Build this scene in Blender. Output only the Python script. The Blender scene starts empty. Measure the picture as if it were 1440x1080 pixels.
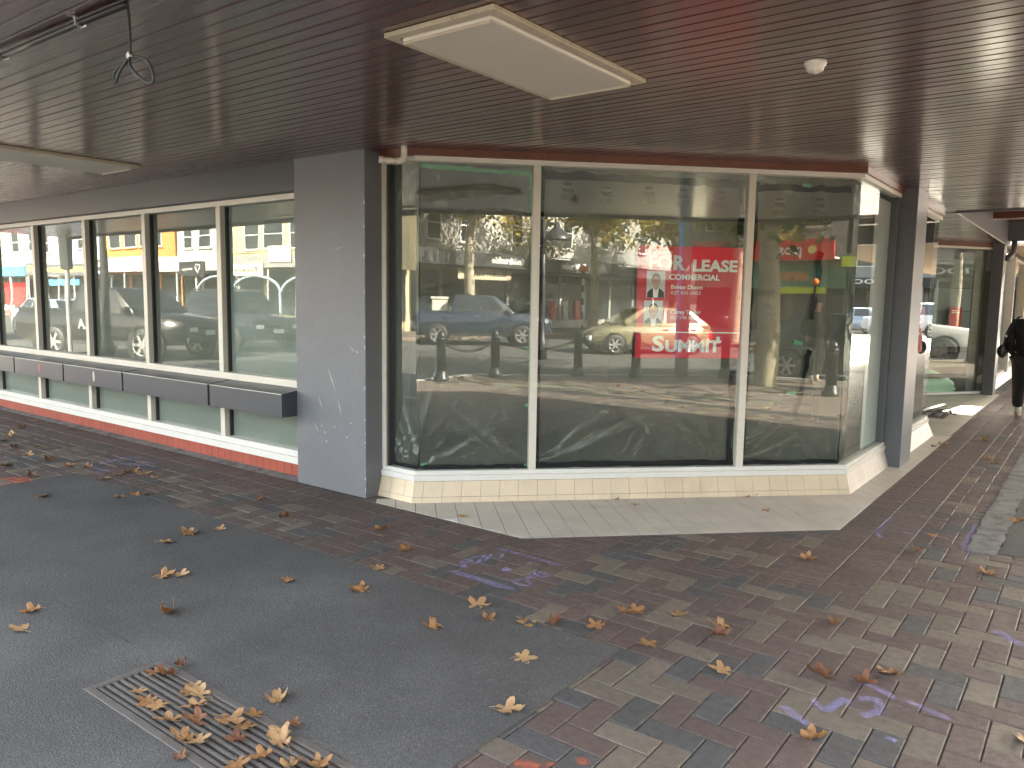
import bpy, math, random
from mathutils import Vector, Matrix, noise as mn
RND = random.Random(11)
sc = bpy.context.scene
COL = sc.collection
rad = math.radians

# ------------------------------------------------------------------ camera
F_PX, CAM_H = 1094.9, 1.59
YAW, PITCH, ROLL = rad(37.06), rad(-6.255), rad(-0.8985)
def cam_axes():
    cy, sy, cp, sp = math.cos(YAW), math.sin(YAW), math.cos(PITCH), math.sin(PITCH)
    f = Vector((-sy * cp, cy * cp, sp)); r = Vector((cy, sy, 0)); d = f.cross(r)
    c, s = math.cos(ROLL), math.sin(ROLL)
    return c * r + s * d, -s * r + c * d, f
CR, CD, CF = cam_axes()
cam_data = bpy.data.cameras.new('camera'); cam = bpy.data.objects.new('camera', cam_data); COL.objects.link(cam)
m = Matrix.Identity(4)
for i in range(3):
    m[i][0] = CR[i]; m[i][1] = -CD[i]; m[i][2] = -CF[i]
m[2][3] = CAM_H
cam.matrix_world = m
cam_data.sensor_fit = 'HORIZONTAL'; cam_data.sensor_width = 36; cam_data.lens = 36 * F_PX / 1440
cam_data.clip_end = 2000; cam_data.clip_start = 0.05
sc.camera = cam

# ------------------------------------------------------------------ light
SUN_EL, SUN_AZ = rad(32), rad(6)          # azimuth from +Y towards +X
w = bpy.data.worlds.new('World'); sc.world = w; w.use_nodes = True
nt = w.node_tree
sky = nt.nodes.new('ShaderNodeTexSky'); sky.sky_type = 'NISHITA'; sky.sun_disc = False
sky.air_density = .8; sky.dust_density = 4; sky.ozone_density = .3; sky.sun_elevation = SUN_EL; sky.sun_rotation = SUN_AZ
bg = nt.nodes['Background']; bg.inputs['Strength'].default_value = 0.12
hz = nt.nodes.new('ShaderNodeHueSaturation'); hz.inputs['Saturation'].default_value = .6      # sky desaturated so the shaded ground reads neutral
nt.links.new(sky.outputs[0], hz.inputs['Color']); nt.links.new(hz.outputs[0], bg.inputs['Color'])
sd = bpy.data.lights.new('sun', 'SUN'); sd.energy = 5.0; sd.angle = rad(0.5); sd.color = (1, 0.95, 0.88)
sun = bpy.data.objects.new('sun', sd); COL.objects.link(sun)
to_sun = Vector((math.sin(SUN_AZ) * math.cos(SUN_EL), math.cos(SUN_AZ) * math.cos(SUN_EL), math.sin(SUN_EL)))
sun.rotation_euler = (-to_sun).to_track_quat('-Z', 'Y').to_euler()
sc.view_settings.view_transform = 'Standard'; sc.view_settings.look = 'None'
sc.view_settings.exposure = 4.0; sc.view_settings.gamma = 1
sc.view_settings.use_white_balance = True; sc.view_settings.white_balance_temperature = 7200; sc.view_settings.white_balance_tint = 8   # camera set for open shade
sc.render.engine = 'CYCLES'
cy_ = sc.cycles
cy_.use_denoising = True; cy_.max_bounces = 8; cy_.diffuse_bounces = 4; cy_.glossy_bounces = 4
cy_.transparent_max_bounces = 16; cy_.caustics_reflective = False; cy_.caustics_refractive = False
cy_.sample_clamp_indirect = 6

def px(x, y, z=0.0):
    """pixel of the photograph -> point on the horizontal plane z"""
    d = CR * ((x - 720) / F_PX) + CD * ((y - 540) / F_PX) + CF
    t = (z - CAM_H) / d.z
    return Vector((0, 0, CAM_H)) + d * t

# ------------------------------------------------------------------ materials
class N:
    def __init__(s, name):
        s.m = bpy.data.materials.new(name); s.m.use_nodes = True; s.t = s.m.node_tree
        s.b = s.t.nodes['Principled BSDF']; s.out = s.t.nodes['Material Output']
    def n(s, kind, **kw):
        x = s.t.nodes.new(kind)
        for k, v in kw.items():
            if k in x.inputs: x.inputs[k].default_value = v
            else: setattr(x, k, v)
        return x
    def l(s, a, b): s.t.links.new(a, b)
    def pos(s, scale=(1, 1, 1), obj=False):
        g = s.n('ShaderNodeTexCoord').outputs['Object'] if obj else s.n('ShaderNodeNewGeometry').outputs['Position']
        if scale == (1, 1, 1): return g
        mp = s.n('ShaderNodeMapping'); mp.inputs['Scale'].default_value = scale
        s.l(g, mp.inputs['Vector']); return mp.outputs[0]
    def noise(s, scale, vec=None, detail=4, rough=.55):
        x = s.n('ShaderNodeTexNoise'); x.inputs['Scale'].default_value = scale
        x.inputs['Detail'].default_value = detail; x.inputs['Roughness'].default_value = rough
        s.l(vec if vec is not None else s.pos(), x.inputs['Vector']); return x.outputs['Fac']
    def ramp(s, fac, stops):
        x = s.n('ShaderNodeValToRGB'); e = x.color_ramp.elements
        while len(e) < len(stops): e.new(.5)
        for q, (p, c) in zip(e, stops):
            q.position = p; q.color = (*c, 1) if len(c) == 3 else c
        s.l(fac, x.inputs[0]); return x.outputs[0]
    def mix(s, f, a, b, mode='MIX'):
        x = s.n('ShaderNodeMix', data_type='RGBA', blend_type=mode)
        for sock, v in ((x.inputs[0], f), (x.inputs[6], a), (x.inputs[7], b)):
            if isinstance(v, (int, float)): sock.default_value = v
            elif isinstance(v, tuple): sock.default_value = (*v[:3], 1)
            else: s.l(v, sock)
        return x.outputs[2]
    def math(s, op, a, b=0.0):
        x = s.n('ShaderNodeMath', operation=op)
        for i, v in enumerate((a, b)):
            if isinstance(v, (int, float)): x.inputs[i].default_value = v
            else: s.l(v, x.inputs[i])
        return x.outputs[0]
    def bump(s, h, strength=.3, dist=.01):
        x = s.n('ShaderNodeBump'); x.inputs['Strength'].default_value = strength; x.inputs['Distance'].default_value = dist
        s.l(h, x.inputs['Height']); s.l(x.outputs[0], s.b.inputs['Normal']); return x
    def set(s, col=None, rough=None, metal=None, spec=None):
        for k, v in (('Base Color', col), ('Roughness', rough), ('Metallic', metal), ('Specular IOR Level', spec)):
            if v is None: continue
            if isinstance(v, tuple): s.b.inputs[k].default_value = (*v[:3], 1)
            elif isinstance(v, (int, float)): s.b.inputs[k].default_value = v
            else: s.l(v, s.b.inputs[k])
        return s.m
MAT = {}
def pm(name, col, rough=.6, var=.18, scale=6, bump=0, bscale=60, metal=0, spec=.5, obj=False, dirt=None):
    """plain procedural material: two noise scales modulate colour and roughness"""
    a = N(name); v = a.pos(obj=obj)
    f = a.mix(.45, a.noise(scale, v), a.noise(scale * 9, v))
    lo = tuple(c * (1 - var) for c in col); hi = tuple(min(1, c * (1 + var)) for c in col)
    c = a.ramp(f, [(.3, lo), (.7, hi)])
    if dirt:
        g = a.ramp(a.noise(dirt[1], v, 6, .65), [(dirt[2], (0, 0, 0)), (dirt[2] + .12, (1, 1, 1))])
        c = a.mix(g, c, dirt[0])
    a.set(c, a.math('MULTIPLY_ADD' if False else 'ADD', a.math('MULTIPLY', f, .16), rough - .08), metal, spec)
    if bump: a.bump(a.noise(bscale, v, 5, .6), bump, .01)
    MAT[name] = a.m; return a.m

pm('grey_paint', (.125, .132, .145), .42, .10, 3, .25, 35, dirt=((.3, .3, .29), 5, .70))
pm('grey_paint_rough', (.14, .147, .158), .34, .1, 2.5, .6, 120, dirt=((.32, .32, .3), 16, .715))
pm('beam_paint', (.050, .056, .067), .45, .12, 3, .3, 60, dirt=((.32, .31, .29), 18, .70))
pm('ledge_paint', (.060, .065, .074), .36, .1, 3, .1, 30)
pm('column_paint', (.105, .108, .118), .42, .1, 4, .15, 30)
pm('cream_metal', (.62, .58, .49), .4, .07, 5, .05, 30, dirt=((.4, .33, .22), 14, .68))
pm('cream_metal_pale', (.66, .64, .58), .4, .06, 5, dirt=((.42, .38, .3), 11, .68))
pm('frame_dark', (.03, .03, .03), .5)
pm('grout_dark', (.10, .085, .07), .9)
pm('timber_trim', (.115, .034, .019), .35, .35, 4)
pm('concrete', (.17, .165, .155), .85, .35, 7, .8, 60, dirt=((.09, .085, .08), 9, .5))
pm('kerb_concrete', (.33, .32, .29), .85, .2, 5, .4, 60)
pm('sand_joint', (.03, .026, .022), .95, .3, 30)
pm('white_plastic', (.74, .72, .66), .35, .06, 8)
pm('pvc_white', (.72, .68, .58), .35, .1, 20)
pm('black_rubber', (.02, .02, .021), .6, .2, 10)
pm('black_metal', (.022, .023, .026), .4, .2, 8)
pm('steel', (.45, .45, .46), .3, .1, 20, metal=1)
pm('grate_iron', (.115, .10, .086), .55, .28, 14, .4, 140, spec=.6)
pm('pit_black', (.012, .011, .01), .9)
pm('light_diffuser', (.66, .64, .58), .45, .05, 3)
pm('light_frame', (.55, .49, .38), .45, .15, 8, dirt=((.3, .16, .06), 30, .62))
pm('interior_wall', (.14, .14, .13), .8, .12, 2)
pm('interior_floor', (.09, .09, .085), .7, .2, 2)
pm('roof_grey', (.2, .2, .2), .8)
pm('sign_red', (.68, .022, .055), .45, .06, 4)
pm('sign_white', (.85, .84, .82), .5, .03, 4)
pm('photo_white', (.62, .63, .62), .5, .03, 4)
pm('skin', (.6, .36, .26), .5, .1, 20)
pm('suit', (.018, .022, .03), .6)
pm('hair_dark', (.025, .018, .012), .5, .3, 60)
pm('tape_black', (.006, .007, .010), .75, .3, 20, .3, 40, spec=.12)
pm('tape_green', (.10, .30, .16), .6, .2, 20)
pm('cloth_black', (.010, .010, .012), .8, .3, 20, .3, 200)
pm('leather_black', (.012, .012, .014), .35, .3, 20, .3, 90)
pm('shoe_tan', (.34, .22, .13), .5, .15, 20)
pm('sock_white', (.6, .57, .5), .8, .1, 20)
# vehicles / street
def paint(name, col, rough=.22, metal=.3):
    a = N(name); a.set(a.ramp(a.noise(2), [(.3, tuple(c * .9 for c in col)), (.7, col)]), a.math('ADD', a.math('MULTIPLY', a.noise(14), .12), rough - .05), metal)
    a.b.inputs['Coat Weight'].default_value = .7; a.b.inputs['Coat Roughness'].default_value = .06
    MAT[name] = a.m
paint('paint_blue_grey', (.03, .042, .066)); paint('paint_gold', (.25, .225, .14)); paint('paint_dark', (.02, .024, .035))
paint('paint_black', (.012, .012, .013)); paint('paint_white', (.7, .7, .7), .3, 0); paint('paint_silver_blue', (.35, .42, .55)); paint('paint_red', (.45, .02, .02), .25, 0)
pm('car_glass', (.015, .018, .02), .06, .1, 3, spec=.9)
pm('lamp_clear', (.6, .62, .62), .1, .05, 10, spec=.8)
pm('lamp_red', (.45, .01, .008), .15, .1, 10, spec=.8)
pm('rim_alloy', (.5, .5, .5), .3, .1, 20, metal=.8)
pm('plate_white', (.7, .7, .66), .4)
pm('bark', (.30, .26, .18), .85, .25, 9, .6, 40, dirt=((.13, .12, .08), 7, .52))
pm('bark_far', (.34, .30, .22), .85, .3, 6, .6, 40, dirt=((.12, .11, .08), 6, .5))
for nm, cc in (('wall_grey', (.24, .23, .21)), ('wall_white', (.42, .41, .39)), ('wall_cream', (.46, .39, .24)), ('wall_orange', (.5, .21, .06)),
               ('wall_pale', (.26, .26, .25)), ('wall_blue', (.3, .38, .46)), ('wall_tan', (.5, .42, .3)), ('awning_dark', (.035, .036, .038)), ('awning_white', (.44, .44, .42)),
               ('shop_dark', (.05, .048, .045)), ('sign_black', (.018, .018, .02)), ('sign_cream', (.66, .6, .45)), ('sign_cyan', (.05, .42, .62)),
               ('sign_blue', (.06, .24, .42)), ('sign_bright_red', (.62, .02, .02)), ('sign_lime', (.55, .65, .03)), ('green_glass', (.16, .42, .33)),
               ('sign_yellow', (.72, .5, .04)), ('text_yellow', (.75, .6, .18)), ('window_frame_white', (.7, .7, .68)), ('orange_plastic', (.7, .16, .02)),
               ('box_white', (.66, .62, .52)), ('purple_cloth', (.25, .16, .42)), ('chair_white', (.7, .7, .68)), ('blue_banner', (.04, .32, .55)), ('planter_green', (.05, .1, .04))):
    pm(nm, cc, .7, .12, 1.5)
pm('blind_grey', (.55, .57, .58), .7, .05, 2)
pm('panel_grey_green', (.19, .225, .21), .5, .08, 2)
pm('panel_blue_grey', (.27, .31, .315), .5, .08, 2)
pm('plastic_bright', (.78, .8, .76), .4, .06, 6)
pm('plastic_green', (.42, .66, .46), .4, .12, 8)
pm('window_glass', (.03, .035, .04), .08, .2, .6, spec=.9)

def mat_asphalt(name, col, sc2=1.0):
    a = N(name); v = a.pos()
    big = a.noise(1.3 * sc2, v, 5, .6); fine = a.noise(130 * sc2, v, 3, .8)
    vor = a.n('ShaderNodeTexVoronoi'); vor.inputs['Scale'].default_value = 120 * sc2; a.l(v, vor.inputs['Vector'])
    c = a.ramp(a.mix(.62, big, fine), [(.34, tuple(x * .6 for x in col)), (.5, col), (.66, tuple(x * 1.75 for x in col))])
    spk = a.ramp(vor.outputs['Color'], [(.86, (0, 0, 0)), (.95, (1, 1, 1))])
    c = a.mix(a.math('MULTIPLY', spk, .35), c, tuple(x * 2.6 for x in col))
    scuff = a.ramp(a.noise(3.2, a.pos((1, 4, 1)), 7, .72), [(.60, (0, 0, 0)), (.78, (1, 1, 1))])
    c = a.mix(a.math('MULTIPLY', scuff, .3), c, tuple(x * 2.1 for x in col))
    a.set(c, a.ramp(big, [(.3, (.75,) * 3), (.7, (.9,) * 3)]), spec=.22)
    a.bump(a.math('ADD', fine, a.math('MULTIPLY', vor.outputs['Distance'], 1.2)), .55, .004)
    MAT[name] = a.m
mat_asphalt('asphalt_patch', (.092, .088, .083)); mat_asphalt('road_asphalt', (.085, .084, .08), .4)

def mat_paver(name, col, col2):
    a = N(name); v = a.pos()
    at = a.n('ShaderNodeAttribute', attribute_name='tone').outputs['Fac']
    sp = a.noise(260, v, 3, .7); mid = a.noise(26, v, 4)
    c = a.mix(at, col, col2)
    c = a.mix(a.ramp(sp, [(.34, (0, 0, 0)), (.68, (1, 1, 1))]), a.mix(.5, c, (.016, .014, .013)), a.mix(.22, c, (.42, .38, .32)))
    c = a.mix(a.math('MULTIPLY', a.ramp(mid, [(.45, (0, 0, 0)), (.75, (1, 1, 1))]), .35), c, tuple(x * .55 for x in col))
    big = a.ramp(a.noise(.9, v, 4), [(.42, (0, 0, 0)), (.7, (1, 1, 1))])
    c = a.mix(a.math('MULTIPLY', big, .3), c, (.05, .043, .038))
    a.set(c, a.ramp(mid, [(.3, (.55,) * 3), (.7, (.8,) * 3)]), spec=.4)
    a.bump(sp, .7, .003)
    MAT[name] = a.m
mat_paver('paver_plum', (.094, .053, .046), (.132, .079, .068))
mat_paver('paver_tan', (.155, .118, .084), (.215, .168, .12))
mat_paver('paver_charcoal', (.052, .054, .058), (.072, .074, .078))

def mat_footpath():
    a = N('footpath_far')
    b = a.n('ShaderNodeTexBrick'); b.inputs['Scale'].default_value = 1
    for k, v in (('Brick Width', .233), ('Row Height', .1165), ('Mortar Size', .004)): b.inputs[k].default_value = v
    b.inputs['Color1'].default_value = (.12, .085, .075, 1); b.inputs['Color2'].default_value = (.17, .135, .11, 1); b.inputs['Mortar'].default_value = (.06, .05, .045, 1)
    a.l(a.pos(), b.inputs['Vector'])
    c = a.mix(a.math('MULTIPLY', a.noise(1.2), .35), b.outputs['Color'], (.20, .17, .13))
    a.set(c, .8); a.bump(b.outputs['Fac'], -.3, .004); MAT['footpath_far'] = a.m
mat_footpath()

def mat_boards():
    a = N('stained_timber'); v = a.pos((1.1, 14, 14))
    rnd = a.n('ShaderNodeObjectInfo').outputs['Random']
    f = a.noise(3, v, 6, .65); big = a.noise(1.1, a.pos((.5, 1.4, 1)), 4)
    c = a.ramp(f, [(.25, (.034, .008, .0075)), (.55, (.082, .0165, .0145)), (.8, (.15, .034, .028))])
    sx = a.n('ShaderNodeSeparateXYZ'); a.l(a.pos(), sx.inputs[0])
    seg = a.math('FLOOR', a.math('DIVIDE', a.math('ADD', sx.outputs['X'], a.math('MULTIPLY', rnd, 17.0)), 2.7))
    wn = a.n('ShaderNodeTexWhiteNoise', noise_dimensions='2D'); cb = a.n('ShaderNodeCombineXYZ'); a.l(seg, cb.inputs['X']); a.l(rnd, cb.inputs['Y']); a.l(cb.outputs[0], wn.inputs['Vector'])
    c = a.mix(a.math('MULTIPLY', wn.outputs['Value'], .75), c, a.mix(1.0, c, (.5, .46, .46), 'MULTIPLY'))
    c = a.mix(a.ramp(big, [(.42, (0, 0, 0)), (.78, (.35,) * 3)]), c, (.06, .03, .026))
    r = a.ramp(a.noise(9, a.pos((.6, 5, 1)), 6, .7), [(.3, (.30,) * 3), (.75, (.46,) * 3)])
    a.set(c, r, spec=.6)
    a.b.inputs['Coat Weight'].default_value = 1; a.b.inputs['Coat IOR'].default_value = 1.6; a.b.inputs['Coat Roughness'].default_value = .17
    a.bump(a.noise(30, a.pos((.35, 2.6, 1)), 4, .6), .28, .006)
    MAT['stained_timber'] = a.m
mat_boards()
def mat_tile(name, col, glaze, bumpy=0):
    a = N(name); v = a.pos()
    rnd = a.n('ShaderNodeObjectInfo').outputs['Random']
    f = a.noise(3.5, v, 5); s2 = a.noise(120, v, 2)
    c = a.ramp(a.mix(.35, f, s2), [(.3, tuple(x * .82 for x in col)), (.7, tuple(min(1, x * 1.1) for x in col))])
    c = a.mix(a.math('MULTIPLY', rnd, .3), c, tuple(x * .78 for x in col))
    d = a.ramp(a.noise(2.2, v, 7, .7), [(.52, (0, 0, 0)), (.75, (1, 1, 1))])
    c = a.mix(a.math('MULTIPLY', d, .45), c, tuple(x * .55 for x in col))
    a.set(c, glaze); 
    if bumpy: a.bump(a.noise(170, v, 2), bumpy, .002)
    MAT[name] = a.m
mat_tile('tile_beige', (.60, .48, .33), .3, .25); mat_tile('tile_apron', (.56, .50, .42), .5, .3)
mat_tile('tile_pale', (.62, .56, .48), .35); mat_tile('tile_red', (.36, .085, .055), .38); mat_tile('tile_white', (.72, .70, .66), .5)
mat_tile('tile_entry', (.46, .44, .33), .45)

def mat_leaf(name, c1, c2):
    a = N(name); rnd = a.n('ShaderNodeObjectInfo').outputs['Random']; v = a.pos(obj=True)
    c = a.mix(rnd, c1, c2)
    c = a.mix(a.ramp(a.noise(26, v, 5, .65), [(.42, (0, 0, 0)), (.68, (1, 1, 1))]), c, a.mix(1.0, c, (.42, .33, .28), 'MULTIPLY'))
    a.set(c, .6); a.bump(a.noise(40, v, 4), .4, .005); MAT[name] = a.m
mat_leaf('leaf_dry', (.34, .165, .06), (.52, .33, .16)); mat_leaf('leaf_brown', (.17, .065, .03), (.30, .13, .055))
mat_leaf('leaf_yellow', (.55, .38, .10), (.50, .28, .07))
def mat_crown(name, cs):
    a = N(name); at = a.n('ShaderNodeNewGeometry').outputs['Random Per Island']
    a.set(a.ramp(at, [(i / (len(cs) - 1), c) for i, c in enumerate(cs)]), .6)
    tr = a.n('ShaderNodeBsdfTranslucent'); mx = a.n('ShaderNodeMixShader'); mx.inputs[0].default_value = .35
    a.l(a.ramp(at, [(i / (len(cs) - 1), c) for i, c in enumerate(cs)]), tr.inputs['Color'])
    a.l(a.b.outputs[0], mx.inputs[1]); a.l(tr.outputs[0], mx.inputs[2]); a.l(mx.outputs[0], a.out.inputs['Surface'])
    MAT[name] = a.m
mat_crown('crown_yellow', [(.10, .12, .02), (.22, .2, .03), (.42, .30, .04), (.5, .36, .06)])
mat_crown('crown_green', [(.03, .06, .02), (.07, .11, .03), (.12, .16, .05), (.26, .24, .06)])

def mat_glass(name, f0, tint, wave=.02):
    a = N(name)
    # Schlick reflectance from |N.I|, the same from both sides of the pane
    gm = a.n('ShaderNodeNewGeometry'); dt = a.n('ShaderNodeVectorMath', operation='DOT_PRODUCT')
    a.l(gm.outputs['Normal'], dt.inputs[0]); a.l(gm.outputs['Incoming'], dt.inputs[1])
    k_ = a.math('POWER', a.math('SUBTRACT', 1.0, a.math('ABSOLUTE', dt.outputs['Value'])), 5.0)
    refl = a.math('ADD', a.math('MULTIPLY', k_, 1 - f0), f0)
    gl = a.n('ShaderNodeBsdfGlossy'); gl.inputs['Roughness'].default_value = .0; gl.inputs['Color'].default_value = (.96, 1, .97, 1)
    tr = a.n('ShaderNodeBsdfTransparent'); tr.inputs['Color'].default_value = (*tint, 1)
    if wave:
        bp = a.n('ShaderNodeBump'); bp.inputs['Strength'].default_value = wave; bp.inputs['Distance'].default_value = .02
        a.l(a.noise(1.6, a.pos(), 1), bp.inputs['Height']); a.l(bp.outputs[0], gl.inputs['Normal'])
    mx = a.n('ShaderNodeMixShader'); a.l(refl, mx.inputs[0]); a.l(tr.outputs[0], mx.inputs[1]); a.l(gl.outputs[0], mx.inputs[2])
    a.l(mx.outputs[0], a.out.inputs['Surface']); a.t.nodes.remove(a.b); MAT[name] = a.m
mat_glass('shop_glass', .092, (.90, .95, .92)); mat_glass('shop_glass_left', .075, (.90, .95, .92), .03)
def mat_clear():
    a = N('glass_back'); tr = a.n('ShaderNodeBsdfTransparent'); tr.inputs['Color'].default_value = (.97, .98, .97, 1)
    a.l(tr.outputs[0], a.out.inputs['Surface']); a.t.nodes.remove(a.b); MAT['glass_back'] = a.m
mat_clear()
def mat_film(name, col, solid, rough=.28, bump=.5, streak=(1, 1, .25)):
    a = N(name); v = a.pos(streak)
    f = a.noise(5, v, 5, .6)
    a.set(a.ramp(f, [(.3, tuple(c * .8 for c in col)), (.7, tuple(c * 1.2 for c in col))]), rough, spec=.5)
    a.bump(a.noise(11, a.pos((1, 1, .3)), 6, .65), bump, .02)
    tr = a.n('ShaderNodeBsdfTransparent'); tr.inputs['Color'].default_value = (.8, .8, .78, 1)
    mx = a.n('ShaderNodeMixShader'); mx.inputs[0].default_value = solid
    a.l(tr.outputs[0], mx.inputs[1]); a.l(a.b.outputs[0], mx.inputs[2]); a.l(mx.outputs[0], a.out.inputs['Surface']); MAT[name] = a.m
mat_film('plastic_film', (.24, .235, .205), .36, .16, .08)
MAT['plastic_film'].node_tree.nodes['Principled BSDF'].inputs['IOR'].default_value = 1.95
def mat_frost():
    a = N('frosted_film'); f = a.noise(2, a.pos((.6, 1, 7)), 5, .6)
    a.set(a.ramp(f, [(.3, (.17, .185, .165)), (.7, (.215, .23, .205))]), .6); MAT['frosted_film'] = a.m
    a = N('tinted_film'); a.set(a.ramp(a.noise(2, a.pos((.6, 1, 7)), 5, .6), [(.3, (.07, .072, .06)), (.7, (.095, .098, .083))]), .6); MAT['tinted_film'] = a.m
mat_frost()
def mat_spray(name, col):
    a = N(name); a.set(a.ramp(a.noise(12), [(.3, tuple(c * .8 for c in col)), (.7, col)]), .8)
    at = a.n('ShaderNodeAttribute', attribute_name='edge').outputs['Fac']
    f = a.math('MULTIPLY', at, a.ramp(a.noise(60, None, 6, .75), [(.36, (.05,) * 3), (.66, (.58,) * 3)]))
    tr = a.n('ShaderNodeBsdfTransparent'); mx = a.n('ShaderNodeMixShader')
    a.l(f, mx.inputs[0]); a.l(tr.outputs[0], mx.inputs[1]); a.l(a.b.outputs[0], mx.inputs[2]); a.l(mx.outputs[0], a.out.inputs['Surface']); MAT[name] = a.m
mat_spray('spray_purple', (.42, .37, .68)); mat_spray('spray_orange', (.8, .16, .06)); mat_spray('spray_green', (.25, .6, .3))

# ------------------------------------------------------------------ mesh helpers
class MB:
    def __init__(s): s.v = []; s.f = []; s.mi = []
    def add(s, vs, fs, mi=0):
        o = len(s.v); s.v += [tuple(p) for p in vs]; s.f += [tuple(i + o for i in f) for f in fs]; s.mi += [mi] * len(fs); return s
    def box(s, a, b, mi=0):
        x0, y0, z0 = a; x1, y1, z1 = b
        return s.add([(x0, y0, z0), (x1, y0, z0), (x1, y1, z0), (x0, y1, z0), (x0, y0, z1), (x1, y0, z1), (x1, y1, z1), (x0, y1, z1)],
                     [(0, 3, 2, 1), (4, 5, 6, 7), (0, 1, 5, 4), (1, 2, 6, 5), (2, 3, 7, 6), (3, 0, 4, 7)], mi)
    def prism(s, pts, z0, z1, mi=0):
        n = len(pts)
        return s.add([(p[0], p[1], z0) for p in pts] + [(p[0], p[1], z1) for p in pts],
                     [tuple(range(n - 1, -1, -1)), tuple(range(n, 2 * n))] + [(i, (i + 1) % n, n + (i + 1) % n, n + i) for i in range(n)], mi)
    def quad(s, a, b, c, d, mi=0): return s.add([a, b, c, d], [(0, 1, 2, 3)], mi)
    def tube(s, pts, r, n=8, mi=0, cap=True):
        pts = [Vector(p) for p in pts]; rs = r if isinstance(r, (list, tuple)) else [r] * len(pts); vs = []
        prev = None
        for i, p in enumerate(pts):
            d = (pts[min(i + 1, len(pts) - 1)] - pts[max(i - 1, 0)]).normalized()
            if prev is None: u = d.orthogonal().normalized()
            else: u = (prev - d * prev.dot(d)).normalized()
            prev = u; w_ = d.cross(u)
            vs += [p + (u * math.cos(2 * math.pi * k / n) + w_ * math.sin(2 * math.pi * k / n)) * rs[i] for k in range(n)]
        fs = [(i * n + k, i * n + (k + 1) % n, (i + 1) * n + (k + 1) % n, (i + 1) * n + k) for i in range(len(pts) - 1) for k in range(n)]
        if cap: fs += [tuple(range(n - 1, -1, -1)), tuple((len(pts) - 1) * n + k for k in range(n))]
        return s.add(vs, fs, mi)
    def lathe(s, prof, n=16, mi=0, c=(0, 0, 0), axis='z', cap=True):
        vs = []
        for r, h in prof:
            for k in range(n):
                a = 2 * math.pi * k / n; p = (r * math.cos(a), r * math.sin(a), h)
                if axis == 'y': p = (p[0], p[2], p[1])
                if axis == 'x': p = (p[2], p[0], p[1])
                vs.append((p[0] + c[0], p[1] + c[1], p[2] + c[2]))
        fs = [(i * n + k, i * n + (k + 1) % n, (i + 1) * n + (k + 1) % n, (i + 1) * n + k) for i in range(len(prof) - 1) for k in range(n)]
        if cap: fs += [tuple(range(n - 1, -1, -1)), tuple((len(prof) - 1) * n + k for k in range(n))]
        return s.add(vs, fs, mi)
    def mesh(s, name, mats, smooth=False):
        me = bpy.data.meshes.new(name); me.from_pydata(s.v, [], s.f)
        for q in (mats if isinstance(mats, (list, tuple)) else [mats]): me.materials.append(MAT[q] if isinstance(q, str) else q)
        me.polygons.foreach_set('material_index', s.mi)
        if smooth: me.polygons.foreach_set('use_smooth', [True] * len(s.f))
        me.update(); return me
    def build(s, name, mats, parent=None, smooth=False, bevel=0, **kw):
        o = bpy.data.objects.new(name, s.mesh(name, mats, smooth)); COL.objects.link(o); o.parent = parent
        if bevel:
            b = o.modifiers.new('bevel', 'BEVEL'); b.width = bevel; b.segments = 2; b.limit_method = 'ANGLE'
        tag(o, **kw); return o
def tag(o, label=None, cat=None, group=None, kind=None):
    for k, v in (('label', label), ('category', cat), ('group', group), ('kind', kind)):
        if v: o[k] = v
    return o
def empty(name, loc=(0, 0, 0), rz=0, **kw):
    o = bpy.data.objects.new(name, None); COL.objects.link(o); o.location = loc; o.rotation_euler = (0, 0, rz); return tag(o, **kw)
def link(name, me, parent=None, loc=(0, 0, 0), rot=(0, 0, 0), scale=1, **kw):
    o = bpy.data.objects.new(name, me); COL.objects.link(o); o.parent = parent; o.location = loc; o.rotation_euler = rot
    o.scale = (scale,) * 3; return tag(o, **kw)
def copy_tree(o, parent=None):
    c = o.copy(); COL.objects.link(c); c.parent = parent
    for ch in o.children: copy_tree(ch, c)
    return c
_dg = None
def text_mesh(txt, size, bold=0, ext=0, align='CENTER'):
    cu = bpy.data.curves.new('txt', 'FONT'); cu.body = txt; cu.size = size; cu.offset = bold; cu.extrude = ext
    cu.align_x = align; cu.align_y = 'CENTER'; cu.resolution_u = 3
    o = bpy.data.objects.new('txt', cu); COL.objects.link(o)
    dg = bpy.context.evaluated_depsgraph_get(); me = bpy.data.meshes.new_from_object(o.evaluated_get(dg))
    bpy.data.objects.remove(o); bpy.data.curves.remove(cu); return me
def lettering(txt, size, mat, parent, loc, rot=(math.pi / 2, 0, 0), bold=0, align='CENTER', width=None, name='lettering'):
    me = text_mesh(txt, size, bold, 0, align); me.materials.clear(); me.materials.append(MAT[mat])
    o = link(name, me, parent, loc, rot)
    if width:
        xs = [v.co.x for v in me.vertices]; o.scale = (width / (max(xs) - min(xs)), 1, 1)
    return o

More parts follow.
